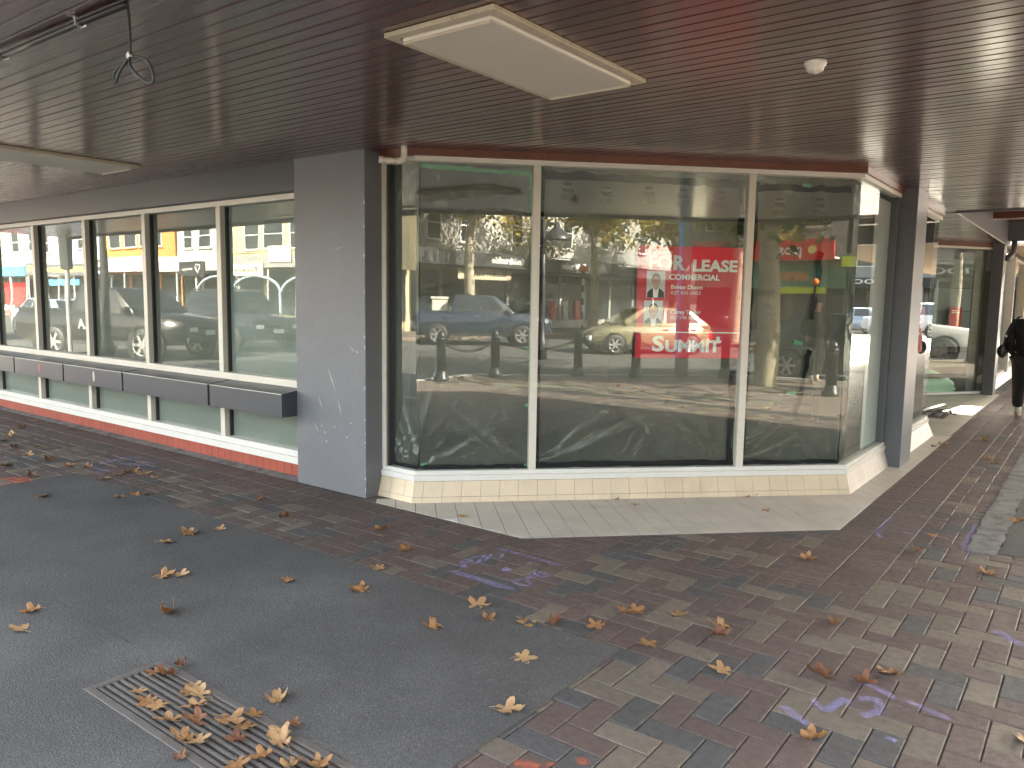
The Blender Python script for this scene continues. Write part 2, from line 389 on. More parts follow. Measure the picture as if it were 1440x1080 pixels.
def offset_path(path, d):
    """path of (x,y); positive d moves to the right of travel (towards the street)"""
    ns = []
    for a, b in zip(path, path[1:]):
        t = Vector((b[0] - a[0], b[1] - a[1])).normalized(); ns.append(Vector((t.y, -t.x)))
    out = []
    for i, p in enumerate(path):
        if i == 0: q = ns[0]
        elif i == len(path) - 1: q = ns[-1]
        else:
            q = (ns[i - 1] + ns[i]).normalized(); q = q / q.dot(ns[i])
        out.append((p[0] + q.x * d, p[1] + q.y * d))
    return out
def sweep(mb, path, d0, d1, z0, z1, mi=0):
    A, B = offset_path(path, d0), offset_path(path, d1); n = len(path)
    vs = [(*p, z0) for p in A] + [(*p, z0) for p in B] + [(*p, z1) for p in A] + [(*p, z1) for p in B]
    fs = []
    for i in range(n - 1):
        fs += [(i, i + 1, n + i + 1, n + i), (2 * n + i + 1, 2 * n + i, 3 * n + i, 3 * n + i + 1), (n + i, n + i + 1, 3 * n + i + 1, 3 * n + i), (i + 1, i, 2 * n + i, 2 * n + i + 1)]
    fs += [(0, n, 3 * n, 2 * n), (2 * n - 1, n - 1, 3 * n - 1, 4 * n - 1)]
    return mb.add(vs, fs, mi)
def clip(poly, a, b, c_):
    """keep a*x+b*y >= c_"""
    out = []
    for i, p in enumerate(poly):
        q = poly[(i + 1) % len(poly)]; fp = a * p[0] + b * p[1] - c_; fq = a * q[0] + b * q[1] - c_
        if fp >= 0: out.append(p)
        if fp * fq < 0:
            t = fp / (fp - fq); out.append((p[0] + (q[0] - p[0]) * t, p[1] + (q[1] - p[1]) * t))
    return out

CEIL = 2.69
# ================================================================== GROUND
road = MB().quad((-400, -400, -.13), (400, -400, -.13), (400, 400, -.13), (-400, 400, -.13)).build('road', 'road_asphalt', kind='structure', label='dark asphalt roadway of the crossing streets', cat='road')
FP = [(-70, -.1), (-4, -.1), (-1.2, -1.9), (3.9, -1.9), (8.2, 2.4), (8.2, 42), (-1.7, 42), (-1.7, 20.6), (-70, 20.6)]
footpath = MB().prism(FP, -.128, -.012).build('footpath', 'footpath_far', kind='structure', label='brick paved footpath around the street corner', cat='footpath')
mb = MB(); kp = [(-70, -.1), (-4, -.1), (-1.2, -1.9), (3.9, -1.9), (8.2, 2.4), (8.2, 42)]
sweep(mb, kp, 0, .16, -.129, .004)
mb.build('kerb', 'kerb_concrete', kind='structure', label='pale concrete kerb edging the corner footpath', cat='kerb')
for nm, lab, P in (('far_footpath', 'footpath in front of the shops across the side street', [(8.5, -17), (8.5, -12.4), (60, -12.4), (60, -17)]),
                   ('far_footpath', 'footpath in front of the shop row opposite the left windows', [(-90, -18), (-90, -13.6), (0, -13.6), (0, -18)]),
                   ('far_footpath', 'footpath along the shops across the main street', [(20.6, -6), (24.5, -6), (24.5, 70), (20.6, 70)])):
    MB().prism(P[::-1], -.129, -.004).build(nm, 'footpath_far', kind='structure', label=lab, cat='footpath')

# --- asphalt patches
AP = [(-7.07, .2), (-1.645, .2), (-1.645, 3.03), (-7.10, 3.055)]
def wobble_poly(P, step=.12, amp=.006):
    out = []
    for i, p in enumerate(P):
        q = P[(i + 1) % len(P)]; L = math.dist(p, q); n = max(1, int(L / step))
        for k in range(n):
            t = k / n; out.append((p[0] + (q[0] - p[0]) * t + RND.uniform(-amp, amp), p[1] + (q[1] - p[1]) * t + RND.uniform(-amp, amp)))
    return out
# grate pit opening lies inside the patch: build the patch as four strips round it
GX0, GX1, GY0, GY1 = -3.15, -1.80, 1.345, 1.675
mb = MB()
outer = wobble_poly([(-7.1, GY1), (-7.1, .2), (-1.645, .2), (-1.645, GY1)])
edge_top = wobble_poly([(-1.645, GY1), (-1.645, 3.03), (-7.10, 3.055), (-7.09, GY1)])
mb.prism(edge_top, -.02, .005)
mb.prism([(-7.09, .2), (GX0, .2), (GX0, GY1 - .0005), (-7.09, GY1 - .0005)], -.02, .005)
mb.prism([(GX1, .2), (-1.645, .2), (-1.645, GY1 - .0005), (GX1, GY1 - .0005)], -.02, .005)
mb.prism([(GX0 + .0005, .2), (GX1 - .0005, .2), (GX1 - .0005, GY0), (GX0 + .0005, GY0)], -.02, .005)
mb.build('asphalt_patch', 'asphalt_patch', kind='structure', label='large smooth asphalt patch laid into the brick paving', cat='asphalt')
mb = MB(); mb.prism(wobble_poly([(-.425, 5.80), (1.6, 5.80), (1.6, 9.6), (-.425, 9.6)], .1, .012), -.02, .004)
mb.build('asphalt_patch', 'road_asphalt', kind='structure', label='coarse asphalt trench patch beside the concrete strip', cat='asphalt')
mb = MB(); mb.prism(wobble_poly([(-.60, 5.72), (-.425, 5.76), (-.425, 9.9), (-.595, 9.9)], .09, .012), -.02, .009)
mb.build('concrete_strip', 'concrete', kind='structure', label='rough concrete strip let into the paving', cat='concrete')

# --- pavers
W1 = .1165
def brick_geo(mb, x0, y0, x1, y1, mi, tones, tone, g=.0022, zj=.0012):
    z = RND.uniform(-zj, zj * .6); tx, ty = RND.uniform(-.0012, .0012), RND.uniform(-.0012, .0012)
    a, b, c_, d = x0 + g, y0 + g, x1 - g, y1 - g; e = .0045
    def zz(x, y): return z + tx * (1 if x > (x0 + x1) / 2 else -1) + ty * (1 if y > (y0 + y1) / 2 else -1)
    vs = [(a + e, b + e, zz(a, b)), (c_ - e, b + e, zz(c_, b)), (c_ - e, d - e, zz(c_, d)), (a + e, d - e, zz(a, d)),
          (a, b, zz(a, b) - .004), (c_, b, zz(c_, b) - .004), (c_, d, zz(c_, d) - .004), (a, d, zz(a, d) - .004),
          (a, b, -.03), (c_, b, -.03), (c_, d, -.03), (a, d, -.03)]
    fs = [(0, 1, 2, 3)] + [(4 + i, 4 + (i + 1) % 4, (i + 1) % 4, i) for i in range(4)] + [(8 + i, 8 + (i + 1) % 4, 4 + (i + 1) % 4, 4 + i) for i in range(4)]
    mb.add(vs, fs, mi); tones += [tone] * 12
def covered(cx, cy):
    if -7.0 < cx < -1.76 and cy < 2.94: return True
    if -.54 < cx < 1.5 and 5.87 < cy < 9.5: return True
    if cy > 4.12 and cx < -1.42 and cy > cx + 7.10: return True
    return False
bricks = []
for k in range(-110, -17):                       # soldier rows by the left wall
    x = k * W1 + .02
    for r in range(2):
        y = 4.115 - .2325 * (r + 1)
        if x < -2.45: bricks.append((x, y, x + W1, y + .2325, 'S'))
for k in range(34, 190):                         # soldier rows by the right wall
    y = k * W1 + .03
    for r in range(2):
        x = -1.165 - .2355 + r * .2415
        if y > 4.44: bricks.append((x, y, x + .2385, y + W1, 'S'))
def herr_ok(cx, cy):
    if cx < -2.39 and 3.65 < cy < 4.115: return False
    if cx < -4.5 and cy > 4.1: return False
    if cy > 4.455 and -1.41 < cx < -.92: return False
    return not covered(cx, cy)
ox, oy = -.9235, .03
used = set()
for i in range(-105, 30):
    for j in range(0, 180):
        k = (i - j) % 4
        x, y = ox + i * W1, oy + j * W1
        if k == 0: b = (x, y, x + 2 * W1, y + W1, 'H')
        elif k == 3: b = (x, y, x + W1, y + 2 * W1, 'H')
        else: continue
        cx, cy = (b[0] + b[2]) / 2, (b[1] + b[3]) / 2
        if cy > 19 or (cx < -8 and cy < 1.6): continue
        if herr_ok(cx, cy):
            bricks.append(b); used.add((i, j)); used.add((i + 1, j) if k == 0 else (i, j + 1))
for i in range(-105, 30):                        # cut half bricks where the pattern meets an edge
    for j in range(0, 162):
        x, y = ox + i * W1, oy + j * W1; cx, cy = x + W1 / 2, y + W1 / 2
        if (i, j) in used or cx < -8 and cy < 1.6: continue
        if herr_ok(cx, cy): bricks.append((x, y, x + W1, y + W1, 'H'))
bricks = [b for b in bricks if not covered((b[0] + b[2]) / 2, (b[1] + b[3]) / 2)]
def screen_rank(b):
    c_ = Vector(((b[0] + b[2]) / 2, (b[1] + b[3]) / 2, 0)) - Vector((0, 0, CAM_H)); dz = c_.dot(CF)
    if dz < .3: return 99
    u, v = c_.dot(CR) / dz * F_PX, c_.dot(CD) / dz * F_PX
    return dz if abs(u) < 735 and v < 555 else 50 + dz
bricks.sort(key=screen_rank)
mb = MB(); tones = []
def brick_class(b):
    cx, cy = (b[0] + b[2]) / 2, (b[1] + b[3]) / 2
    r = RND.random()
    if b[4] == 'S': return 0 if r < .95 else 2
    if abs(cy - (cx + 7.0)) < .45 and r < .75: return 0
    return 0 if r < .52 else (1 if r < .80 else 2)
PM = ['paver_plum', 'paver_tan', 'paver_charcoal']
cache = {}
for n_, b in enumerate(bricks):
    kls = brick_class(b); tone = RND.random()
    if n_ < 300:
        key = (round(b[2] - b[0], 3), round(b[3] - b[1], 3), kls, int(tone * 3), n_ % 2)
        if key not in cache:
            m1 = MB(); t1 = []
            hw, hh = (b[2] - b[0]) / 2, (b[3] - b[1]) / 2
            brick_geo(m1, -hw, -hh, hw, hh, 0, t1, tone)
            me = m1.mesh('paver', PM[kls]); me.attributes.new('tone', 'FLOAT', 'POINT').data.foreach_set('value', t1); cache[key] = me
        link('paver', cache[key], footpath, ((b[0] + b[2]) / 2, (b[1] + b[3]) / 2, RND.uniform(-.0008, .0008)), (0, 0, RND.uniform(-.004, .004)))
    else: brick_geo(mb, b[0], b[1], b[2], b[3], kls, tones, tone)
o = mb.build('paver_field', PM, footpath, kind='stuff'); o.data.attributes.new('tone', 'FLOAT', 'POINT').data.foreach_set('value', tones)
MB().quad((-13, .05, -.0075), (3, .05, -.0075), (3, 20, -.0075), (-13, 20, -.0075)).build('joint_sand', 'sand_joint', footpath)

# --- tile apron (three half planes) with one pale replacement tile
apron = MB().prism([(-4.55, 4.072), (-2.975, 4.072), (-1.375, 5.672), (-1.36, 10.75), (-1.62, 10.75), (-1.62, 6.9), (-4.2, 4.35), (-4.55, 4.35)], -.03, .0035).build('tile_apron', 'grout_dark', kind='structure', label='beige tiled apron around the foot of the corner window', cat='tiles')
T = .1508; s2 = math.sqrt(.5)
o0 = Vector((-4.153, 4.233))
for i in range(-4, 46):
    for j in range(-24, 9):
        q = []
        for a, b in ((0, 0), (1, 0), (1, 1), (0, 1)):
            s_ = (i + a) * T + (-.0024 if a else .0024) + .03; t_ = (j + b) * T + (-.0008 if b else .0008)
            q.append((o0.x + (s_ + t_) * s2, o0.y + (s_ - t_) * s2))
        for h in ((0, 1, 4.076), (-1, 1, 7.051), (-1, 0, 1.372), (0, -1, -10.74)): q = clip(q, *h) if len(q) > 2 else q
        # keep only what lies in front of the plinth
        if len(q) > 2:
            cx = sum(p[0] for p in q) / len(q); cy = sum(p[1] for p in q) / len(q)
            if (cy > cx + 8.386 + .15 and cx < -1.66) or (cx < -1.75) and cy > 6.9: continue
            if cx < -4.2 and cy > 4.4: continue
            pale = math.dist((cx, cy), px(640, 737)[:2]) < .09
            MB().prism(q[::-1] if sum(q[k][0] * q[(k + 1) % len(q)][1] - q[(k + 1) % len(q)][0] * q[k][1] for k in range(len(q))) < 0 else q, .0, .0062 + RND.uniform(-.0004, .0004)).build('tile', 'tile_white' if pale else 'tile_apron', apron)
# entry floor
entry = MB().prism([(-4.2, 10.75), (-1.36, 10.75), (-1.36, 17.2), (-4.2, 17.2)], -.03, .0035).build('entry_floor', 'grout_dark', kind='structure', label='pale tiled floor of the recessed shop entry', cat='tiles')
for i in range(9):
    for j in range(19):
        x, y = -1.385 - .3 * (i + 1), 10.76 + .3 * j
        if 12.4 < y + .15 < 13.4 and x + .15 < -1.75: continue
        if x > -3.9: MB().box((x + .002, y + .002, 0), (x + .298, y + .298, .0062)).build('tile', 'tile_entry', entry)

# ================================================================== CORNER SHOP
shop = empty('corner_shop', (-4.5, 6, 0), label='grey painted corner shop with a glazed angled bay window', cat='shop')
OFF = Vector((4.5, -6, 0))
def sp(mb, name, mats, parent=None, **kw):
    """part of the shop, given in world coordinates"""
    p = parent or shop
    mb.v = [(v[0] + 4.5, v[1] - 6, v[2]) for v in mb.v]
    return mb.build(name, mats, p, **kw)
# pillar, beam above the left windows, upper wall
sp(MB().box((-5.38, 4.11, 0), (-4.53, 4.60, CEIL + .1)), 'pillar', 'grey_paint_rough', bevel=.006)
def flat_bit(parent, name, mat, pts):
    sp(MB().add(pts, [tuple(range(len(pts)))]), name, mat, parent)
for z in (.07, .16, .22, .45, .52, .63, .88, 1.2, 1.28, 1.62, 1.9, 2.12, 2.3):
    w2, hh = RND.uniform(.004, .011), RND.uniform(.008, .028)
    flat_bit(None, 'paint_chip', 'sign_white', [(-4.5305 - w2, 4.1088, z), (-4.533, 4.1088, z - hh), (-4.533, 4.1088, z + hh * .8)])
for x, z, dx, dz in ((-4.98, 1.02, .10, -.2), (-5.1, .78, .06, -.13), (-4.86, .78, .05, -.16), (-4.72, 1.2, .08, -.05), (-4.9, 1.95, .16, .03), (-4.8, .62, -.05, -.2), (-5.15, .55, .05, -.09)):
    flat_bit(None, 'scratch', 'cream_metal', [(x, 4.1088, z), (x + dx * .5, 4.1088, z + dz * .52), (x + dx, 4.1088, z + dz), (x + dx * .5 + .003, 4.1088, z + dz * .48)])
for x, z in ((-5.02, .47), (-5.06, .52), (-5.0, .40), (-4.70, .58), (-4.75, .46), (-4.9, .53), (-4.62, 1.15)):
    flat_bit(None, 'paint_chip', 'sign_white', [(x, 4.1088, z), (x + .005, 4.1088, z + .003), (x + .004, 4.1088, z + .012), (x - .002, 4.1088, z + .009)])
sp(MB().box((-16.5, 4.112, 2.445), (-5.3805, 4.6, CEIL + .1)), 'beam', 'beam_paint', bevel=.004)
sp(MB().box((-16.9, 4.11, 0), (-16.5005, 4.6, CEIL + .1)), 'pillar', 'grey_paint')
# roof block above the canopy line
sp(MB().prism([(-17, 4.2), (-4.4, 4.2), (-1.6, 7.0), (-1.6, 30), (-17, 30)], CEIL + .12, 3.25), 'roof', 'roof_grey')
# --- left window band
WX = [-5.38, -6.60, -7.95, -9.265, -10.61, -11.95, -13.3, -14.65, -16.0]
fr = MB()
fr.box((-16.5, 4.165, .135), (-5.381, 4.30, .195))
wf = sp(fr, 'window_frame', 'cream_metal_pale', bevel=.002)
sp(MB().box((-16.5, 4.185, .196), (-5.381, 4.30, .25)), 'sill', 'cream_metal_pale', wf, bevel=.002); sp(MB().box((-16.5, 4.19, 2.395), (-5.381, 4.28, 2.443)), 'head', 'cream_metal_pale', wf, bevel=.002)
sp(MB().box((-16.5, 4.18, .80), (-5.381, 4.28, .862)), 'transom', 'cream_metal', wf, bevel=.002)
for x in WX[1:]:
    sp(MB().box((x - .035, 4.185, .251), (x + .035, 4.28, .799)), 'mullion', 'cream_metal', wf, bevel=.002)
    sp(MB().box((x - .035, 4.185, .863), (x + .035, 4.28, 2.394)), 'mullion', 'cream_metal', wf, bevel=.002)
sp(MB().box((-5.41, 4.2, .863), (-5.382, 4.28, 2.394)), 'gasket', 'frame_dark', wf)
for x in WX[1:]:
    for (a, b) in ((.863, 2.394), (.251, .799)):
        sp(MB().box((x + .0352, 4.236, a), (x + .052, 4.279, b)), 'gasket', 'frame_dark', wf)
def pane(x0, y0, x1, y1, z0, z1, mat, parent=None, tilt=0):
    """thin pane: reflecting street face + clear back and edges; (x0,y0)->(x1,y1) runs with the street on its right"""
    t = Vector((x1 - x0, y1 - y0)).normalized(); n = Vector((t.y, -t.x)) * .005
    mb = MB(); f = [(x0, y0), (x1, y1)]; bk = [(x0 - n.x, y0 - n.y), (x1 - n.x, y1 - n.y)]
    k1, k2 = RND.uniform(-tilt, tilt), RND.uniform(-tilt, tilt); q = n / .005
    f = [(x0 + q.x * k1, y0 + q.y * k1), (x1 - q.x * k1, y1 - q.y * k1)]; g_ = [(p[0] + q.x * k2, p[1] + q.y * k2) for p in f]
    mb.quad((*f[0], z0), (*f[1], z0), (*g_[1], z1), (*g_[0], z1), 0)
    mb.quad((*bk[1], z0), (*bk[0], z0), (*bk[0], z1), (*bk[1], z1), 1)
    return sp(mb, 'pane', [mat, 'glass_back'], parent)
for a, b in zip(WX, WX[1:]):
    for z0, z1 in ((.25, .80), (.862, 2.396)):
        g = pane(b + .02, 4.252, a - .02, 4.252, z0, z1, 'shop_glass_left', wf, .003)
        mb = MB().quad((b, 4.268, z0), (a, 4.268, z0), (a, 4.268, z1), (b, 4.268, z1)); sp(mb, 'frosted_film', 'frosted_film' if z0 < .5 or a > -5.5 else 'tinted_film', wf)
# red tile plinth
pl = sp(MB().box((-16.5, 4.215, -.02), (-5.381, 4.4, .134)), 'plinth', 'concrete')
x = -5.385
while x > -12.5:
    sp(MB().box((x - .1005, 4.206, .018), (x - .002, 4.2145, .133)), 'tile', 'tile_red', pl); x -= .1025
mb = MB().add([(-16.5, 4.216, .02), (-5.381, 4.216, .02), (-5.381, 4.10, .003), (-16.5, 4.12, .003)], [(0, 3, 2, 1)]); sp(mb, 'mortar_fillet', 'concrete', pl)
# ledges (metal boxes with a sloping top)
LX = [-5.36, -6.455, -8.035, -9.39, -10.74, -12.1, -13.45]
for i, (a, b) in enumerate(zip(LX, LX[1:])):
    x0, x1 = b + .016, a - .016
    mb = MB().add([(x0, 3.955, .575), (x1, 3.955, .575), (x1, 4.185, .575), (x0, 4.185, .575), (x0, 3.955, .77), (x1, 3.955, .77), (x1, 4.185, .80), (x0, 4.185, .80)],
                  [(0, 3, 2, 1), (4, 5, 6, 7), (0, 1, 5, 4), (1, 2, 6, 5), (2, 3, 7, 6), (3, 0, 4, 7)])
    ld = sp(mb, 'ledge', 'ledge_paint', bevel=.003)
    sp(MB().box((x0 + .001, 3.9515, .7675), (x1 - .001, 3.9548, .7725)), 'worn_edge', 'cream_metal', ld)
    if i in (2, 3):
        c_ = (-8.66 if i == 2 else -10.02)
        mb = MB(); n_ = 11
        pts = [(c_ + math.cos(2 * math.pi * k / n_) * RND.uniform(.02, .038), .69 + math.sin(2 * math.pi * k / n_) * RND.uniform(.045, .075)) for k in range(n_)]
        mb.add([(p[0], 3.9535, p[1]) for p in pts], [tuple(range(n_))]); sp(mb, 'rust_patch', 'tile_red' if i == 3 else 'tile_apron', ld)
# --- bay window
GP = [(-4.53, 4.31), (-4.18, 4.31), (-1.65, 6.84), (-1.65, 8.255)]        # glass line
def perp(d): return offset_path(GP, d)
pb, ptp = perp(.076), perp(.030)
pl2 = MB(); sweep(pl2, GP, -.05, .0215, -.02, .166)
plinth = sp(pl2, 'plinth', 'concrete')
def plinth_tiles(P0, P1, P2, P3, step, parent, mats=('tile_beige',) * 2, zs=((.0065, .046), (.0485, .165)), start=0.0):
    """tiles on a sloping plinth: bottom edge P0->P1 (z=0), top edge P2->P3 (z=.165)"""
    L = math.dist(P0, P1)
    nrm = Vector((P1[1] - P0[1], -(P1[0] - P0[0]), 0)).normalized() * .004
    def pt(s, z):
        t = s / L; f = z / .165
        b = (P0[0] + (P1[0] - P0[0]) * t, P0[1] + (P1[1] - P0[1]) * t); u = (P2[0] + (P3[0] - P2[0]) * t, P2[1] + (P3[1] - P2[1]) * t)
        return Vector((b[0] + (u[0] - b[0]) * f, b[1] + (u[1] - b[1]) * f, z))
    s = -start
    while s < L:
        a, b = max(s + .0012, .001), min(s + step - .0012, L - .001)
        if b - a > .01:
            for m_, (z0, z1) in zip(mats, zs):
                q = [pt(a, z0), pt(b, z0), pt(b, z1), pt(a, z1)]; q2 = [p - nrm * 2 for p in q]
                mb = MB().add(q + q2, [(0, 1, 2, 3), (4, 7, 6, 5), (0, 4, 5, 1), (1, 5, 6, 2), (2, 6, 7, 3), (3, 7, 4, 0)])
                sp(mb, 'tile', m_, parent)
        s += step
def plinth_back(P, Q):
    n = len(P)
    mb = MB().add([(*p, 0) for p in P] + [(*p, .165) for p in Q], [(i, i + 1, n + i + 1, n + i) for i in range(n - 1)])
    return mb
sp(plinth_back(perp(.071), perp(.025)), 'grout', 'grout_dark', plinth)
for k, (stp, st, mm) in enumerate(((.1508, .02, 'tile_beige'), (.1508, .075, 'tile_beige'), (.1508, .1, 'tile_pale'))):
    plinth_tiles(pb[k], pb[k + 1], ptp[k], ptp[k + 1], stp, plinth, (mm, mm), start=st)
bayf = sp(sweep(MB(), GP, -.06, .036, .168, .212), 'window_frame', 'cream_metal_pale', bevel=.002)
sp(sweep(MB(), GP, -.06, .022, .2125, .246), 'sill', 'cream_metal_pale', bayf, bevel=.002); sp(sweep(MB(), GP, -.06, .03, 2.600, 2.637), 'head', 'cream_metal_pale', bayf, bevel=.002)
sp(sweep(MB(), GP, -.06, .05, 2.6375, CEIL + .01), 'timber_trim', 'timber_trim')
def along(s): return Vector((-4.18 + s * s2, 4.31 + s * s2))
def s_of(x): return (x + 4.18) / s2
S1, S2, SE = s_of(-3.535), s_of(-2.313), s_of(-1.65)
nout = Vector((s2, -s2))
for s in (S1, S2):
    a, b = along(s - .029), along(s + .029); q = [a + nout * .028, b + nout * .028, b - nout * .05, a - nout * .05]
    sp(MB().prism([tuple(p) for p in q][::-1], .2465, 2.5995), 'mullion', 'cream_metal', bayf, bevel=.002)
sp(MB().box((-4.5295, 4.285, .2465), (-4.487, 4.36, 2.5995)), 'jamb', 'cream_metal', bayf)
sp(MB().box((-4.4865, 4.30, .2465), (-4.462, 4.36, 2.5995)), 'gasket', 'frame_dark', bayf)
sp(MB().box((-1.70, 8.19, .2465), (-1.63, 8.2545, 2.5995)), 'jamb', 'column_paint', bayf)
pane(-4.462, 4.31, -4.181, 4.31, .246, 2.6, 'shop_glass', bayf)
for a, b in ((0.002, S1 - .029), (S1 + .029, S2 - .029), (S2 + .029, SE - .002)):
    pane(*along(a), *along(b), .246, 2.6, 'shop_glass', bayf)
pane(-1.65, 6.842, -1.65, 8.19, .246, 2.6, 'shop_glass', bayf)
# column and second window
sp(MB().box((-1.78, 8.256, 0), (-1.478, 8.77, CEIL + .05)), 'column', 'column_paint', bevel=.005)
GP2 = [(-1.65, 8.771), (-1.65, 10.62)]
pb2, pt2 = offset_path(GP2, .1), offset_path(GP2, .03)
pl3 = sp(sweep(MB(), GP2, -.3, .0215, -.02, .166), 'plinth', 'concrete')
plinth_tiles(pb2[0], pb2[1], pt2[0], pt2[1], .1508, pl3, ('tile_pale',) * 2)
sp(plinth_back(offset_path(GP2, .095), offset_path(GP2, .025)), 'grout', 'grout_dark', pl3)
wf2 = sp(sweep(MB(), GP2, -.06, .036, .168, .212), 'window_frame', 'cream_metal_pale', bevel=.002)
sp(sweep(MB(), GP2, -.06, .022, .2125, .246), 'sill', 'cream_metal_pale', wf2); sp(sweep(MB(), GP2, -.06, .03, 2.600, 2.637), 'head', 'cream_metal_pale', wf2)
sp(sweep(MB(), GP2, -.06, .05, 2.6375, CEIL + .01), 'timber_trim', 'timber_trim')
pane(-1.65, 8.773, -1.65, 10.6, .246, 2.6, 'shop_glass', wf2)
sp(MB().box((-2.9, 10.60, 0), (-1.70, 10.66, CEIL)), 'side_glass_panel', 'interior_wall')
# splayed entry glazing
EG = [(-2.95, 14.44), (-1.66, 16.30)]
wf3 = sp(sweep(MB(), EG, -.04, .03, .02, .06), 'window_frame', 'cream_metal_pale')
sp(sweep(MB(), EG, -.04, .03, 2.585, 2.62), 'head', 'cream_metal_pale', wf3)
sp(sweep(MB(), EG, -.06, .05, 2.6205, CEIL + .01), 'timber_trim', 'timber_trim')
pane(*EG[0], *EG[1], .06, 2.585, 'shop_glass', wf3)
ed = (Vector(EG[1]) - Vector(EG[0])).normalized(); eo = Vector((ed.y, -ed.x))
def ept(s, d=0): return Vector(EG[1]) - ed * s + eo * d
for s0, s1, z0, z1, mt in ((.28, 1.6, 1.90, 2.40, 'panel_grey_green'), (.28, 1.6, 1.50, 1.89, 'panel_blue_grey'), (.28, 1.6, .86, 1.49, 'panel_grey_green'), (.28, 1.6, .50, .62, 'wall_tan'), (.28, 1.6, .3, .38, 'shop_dark'), (0, .25, .05, 2.58, 'frosted_film')):
    a, b = ept(s1, -.12), ept(s0, -.12)
    sp(MB().quad((*a, z0), (*b, z0), (*b, z1), (*a, z1)), 'inside_panel', mt, wf3)
def bundle(name, mat, label, s, d, rx, ry, h, seed):
    p = ept(s, d); n, m_ = 26, 14; vs = []
    for j in range(m_ + 1):
        for i in range(n):
            a = 2 * math.pi * i / n; f = math.cos(math.pi / 2 * (j / m_) ** 1.6); q = 1 + .22 * mn.noise(Vector((math.cos(a) * 2, math.sin(a) * 2, seed + j * .35))) + .1 * mn.noise(Vector((math.cos(a) * 6, math.sin(a) * 6, seed + j)))
            vs.append((rx * f * q * math.cos(a), ry * f * q * math.sin(a), h * j / m_))
    fs = [(j * n + i, j * n + (i + 1) % n, (j + 1) * n + (i + 1) % n, (j + 1) * n + i) for j in range(m_) for i in range(n)]
    o = empty(name, (*p, .03), math.atan2(ed.y, ed.x), label=label, cat='plastic'); MB().add(vs, fs).build('sheet', mat, o, smooth=True)
bundle('plastic_bundle', 'plastic_bright', 'heap of white plastic standing behind the splayed entry glass', 1.25, -.45, .34, .2, 1.15, 3)
bundle('plastic_bundle', 'plastic_green', 'crumpled green tinted plastic on the floor behind the entry glass', .95, -.3, .62, .14, .42, 8)
sp(MB().box((-1.66, 16.2, 0), (-1.478, 16.62, 2.95)), 'column', 'column_paint', bevel=.005)
# rest of the shop row beyond
GP4 = [(-1.65, 16.621), (-1.65, 30)]
sp(sweep(MB(), GP4, -.3, .0215, -.02, .166), 'plinth', 'tile_pale')
sp(plinth_back(offset_path(GP4, .1), offset_path(GP4, .03)), 'plinth_face', 'tile_white')
wf4 = sp(sweep(MB(), GP4, -.06, .036, .168, .246), 'window_frame', 'cream_metal_pale')
sp(sweep(MB(), GP4, -.06, .03, 2.6, 2.637), 'head', 'cream_metal_pale', wf4)
pane(-1.65, 16.63, -1.65, 29.9, .246, 2.6, 'shop_glass', wf4)
for y in (19.6, 22.6, 25.6, 28.6): sp(MB().box((-1.7, y, .2), (-1.56, y + .16, 2.62)), 'mullion', 'cream_metal', wf4)
# interior
inn = MB()
inn.prism([(-16.4, 4.45), (-4.5, 4.45), (-4.3, 4.33), (-4.2, 4.36), (-1.70, 6.9), (-1.70, 10.5), (-2.95, 10.6), (-2.95, 14.4), (-1.75, 16.5), (-1.75, 29.9), (-16.4, 29.9)], .0, .03)
sp(inn, 'interior_floor', 'interior_floor')
sp(MB().prism([(-16.4, 4.45), (-4.5, 4.45), (-4.3, 4.36), (-4.22, 4.38), (-1.72, 6.9), (-1.72, 30), (-16.4, 30)], CEIL + .02, CEIL + .06), 'interior_ceiling', 'interior_wall')
w_ = MB(); w_.box((-16.4, 8.2, .03), (-6.0, 8.3, CEIL)); w_.box((-6.0, 10.4, .03), (-2.95, 10.5, CEIL)); w_.box((-6.1, 4.45, .03), (-6.0, 10.4, CEIL)); w_.box((-4.2, 10.5, 0), (-4.1, 30, CEIL)); w_.box((-16.4, 29.8, 0), (-1.75, 29.9, CEIL))
sp(w_, 'interior_wall', 'interior_wall')

# ================================================================== CANOPY
EDGE_Y, EDGE_X = 1.12, 2.25
canopy = empty('canopy', (0, 0, CEIL), label='dark stained timber board ceiling of the street canopy', cat='canopy', kind='structure')
def cp(mb, name, mats, parent=None, **kw):
    mb.v = [(v[0], v[1], v[2] - CEIL) for v in mb.v]; return mb.build(name, mats, parent or canopy, **kw)
P_ = .0845
k = 0; y = EDGE_Y + .03
while y < 17.0:
    y1 = min(y + P_, 10.62) if y < 10.62 else y + P_
    xr = min(EDGE_X - .03, y - 2.58) if y < 10.6 else -1.485
    xl = -17 if y < 4.1 else (-5.0 if y < 4.4 else (y - 8.55 if y < 6.9 else -2.0 if y < 10.5 else -4.1))
    g, e, z0 = .0024, .0048, CEIL + RND.uniform(-.0012, .0012)
    x0, x1 = xl, xr
    a, b = y + g, y1 - g
    dx = (y1 - y) if (y < 4.75) else 0
    vs = []
    for yy, zz, dd in ((a, z0 + .02, 0), (a, z0 + e, 0), (a + e, z0, e), (b - e, z0, P_ - e), (b, z0 + e, P_), (b, z0 + .02, P_)):
        vs += [(x0, yy, zz), (x1 + (dd if dx else 0), yy, zz)]
    mb = MB().add(vs, [(2 * i, 2 * i + 2, 2 * i + 3, 2 * i + 1) for i in range(5)] + [(0, 1, 11, 10)])
    cp(mb, 'board', 'stained_timber')
    y += P_
EP = [(-17, EDGE_Y), (-1.46, EDGE_Y), (EDGE_X, EDGE_Y + 3.71), (EDGE_X, 10.62)]
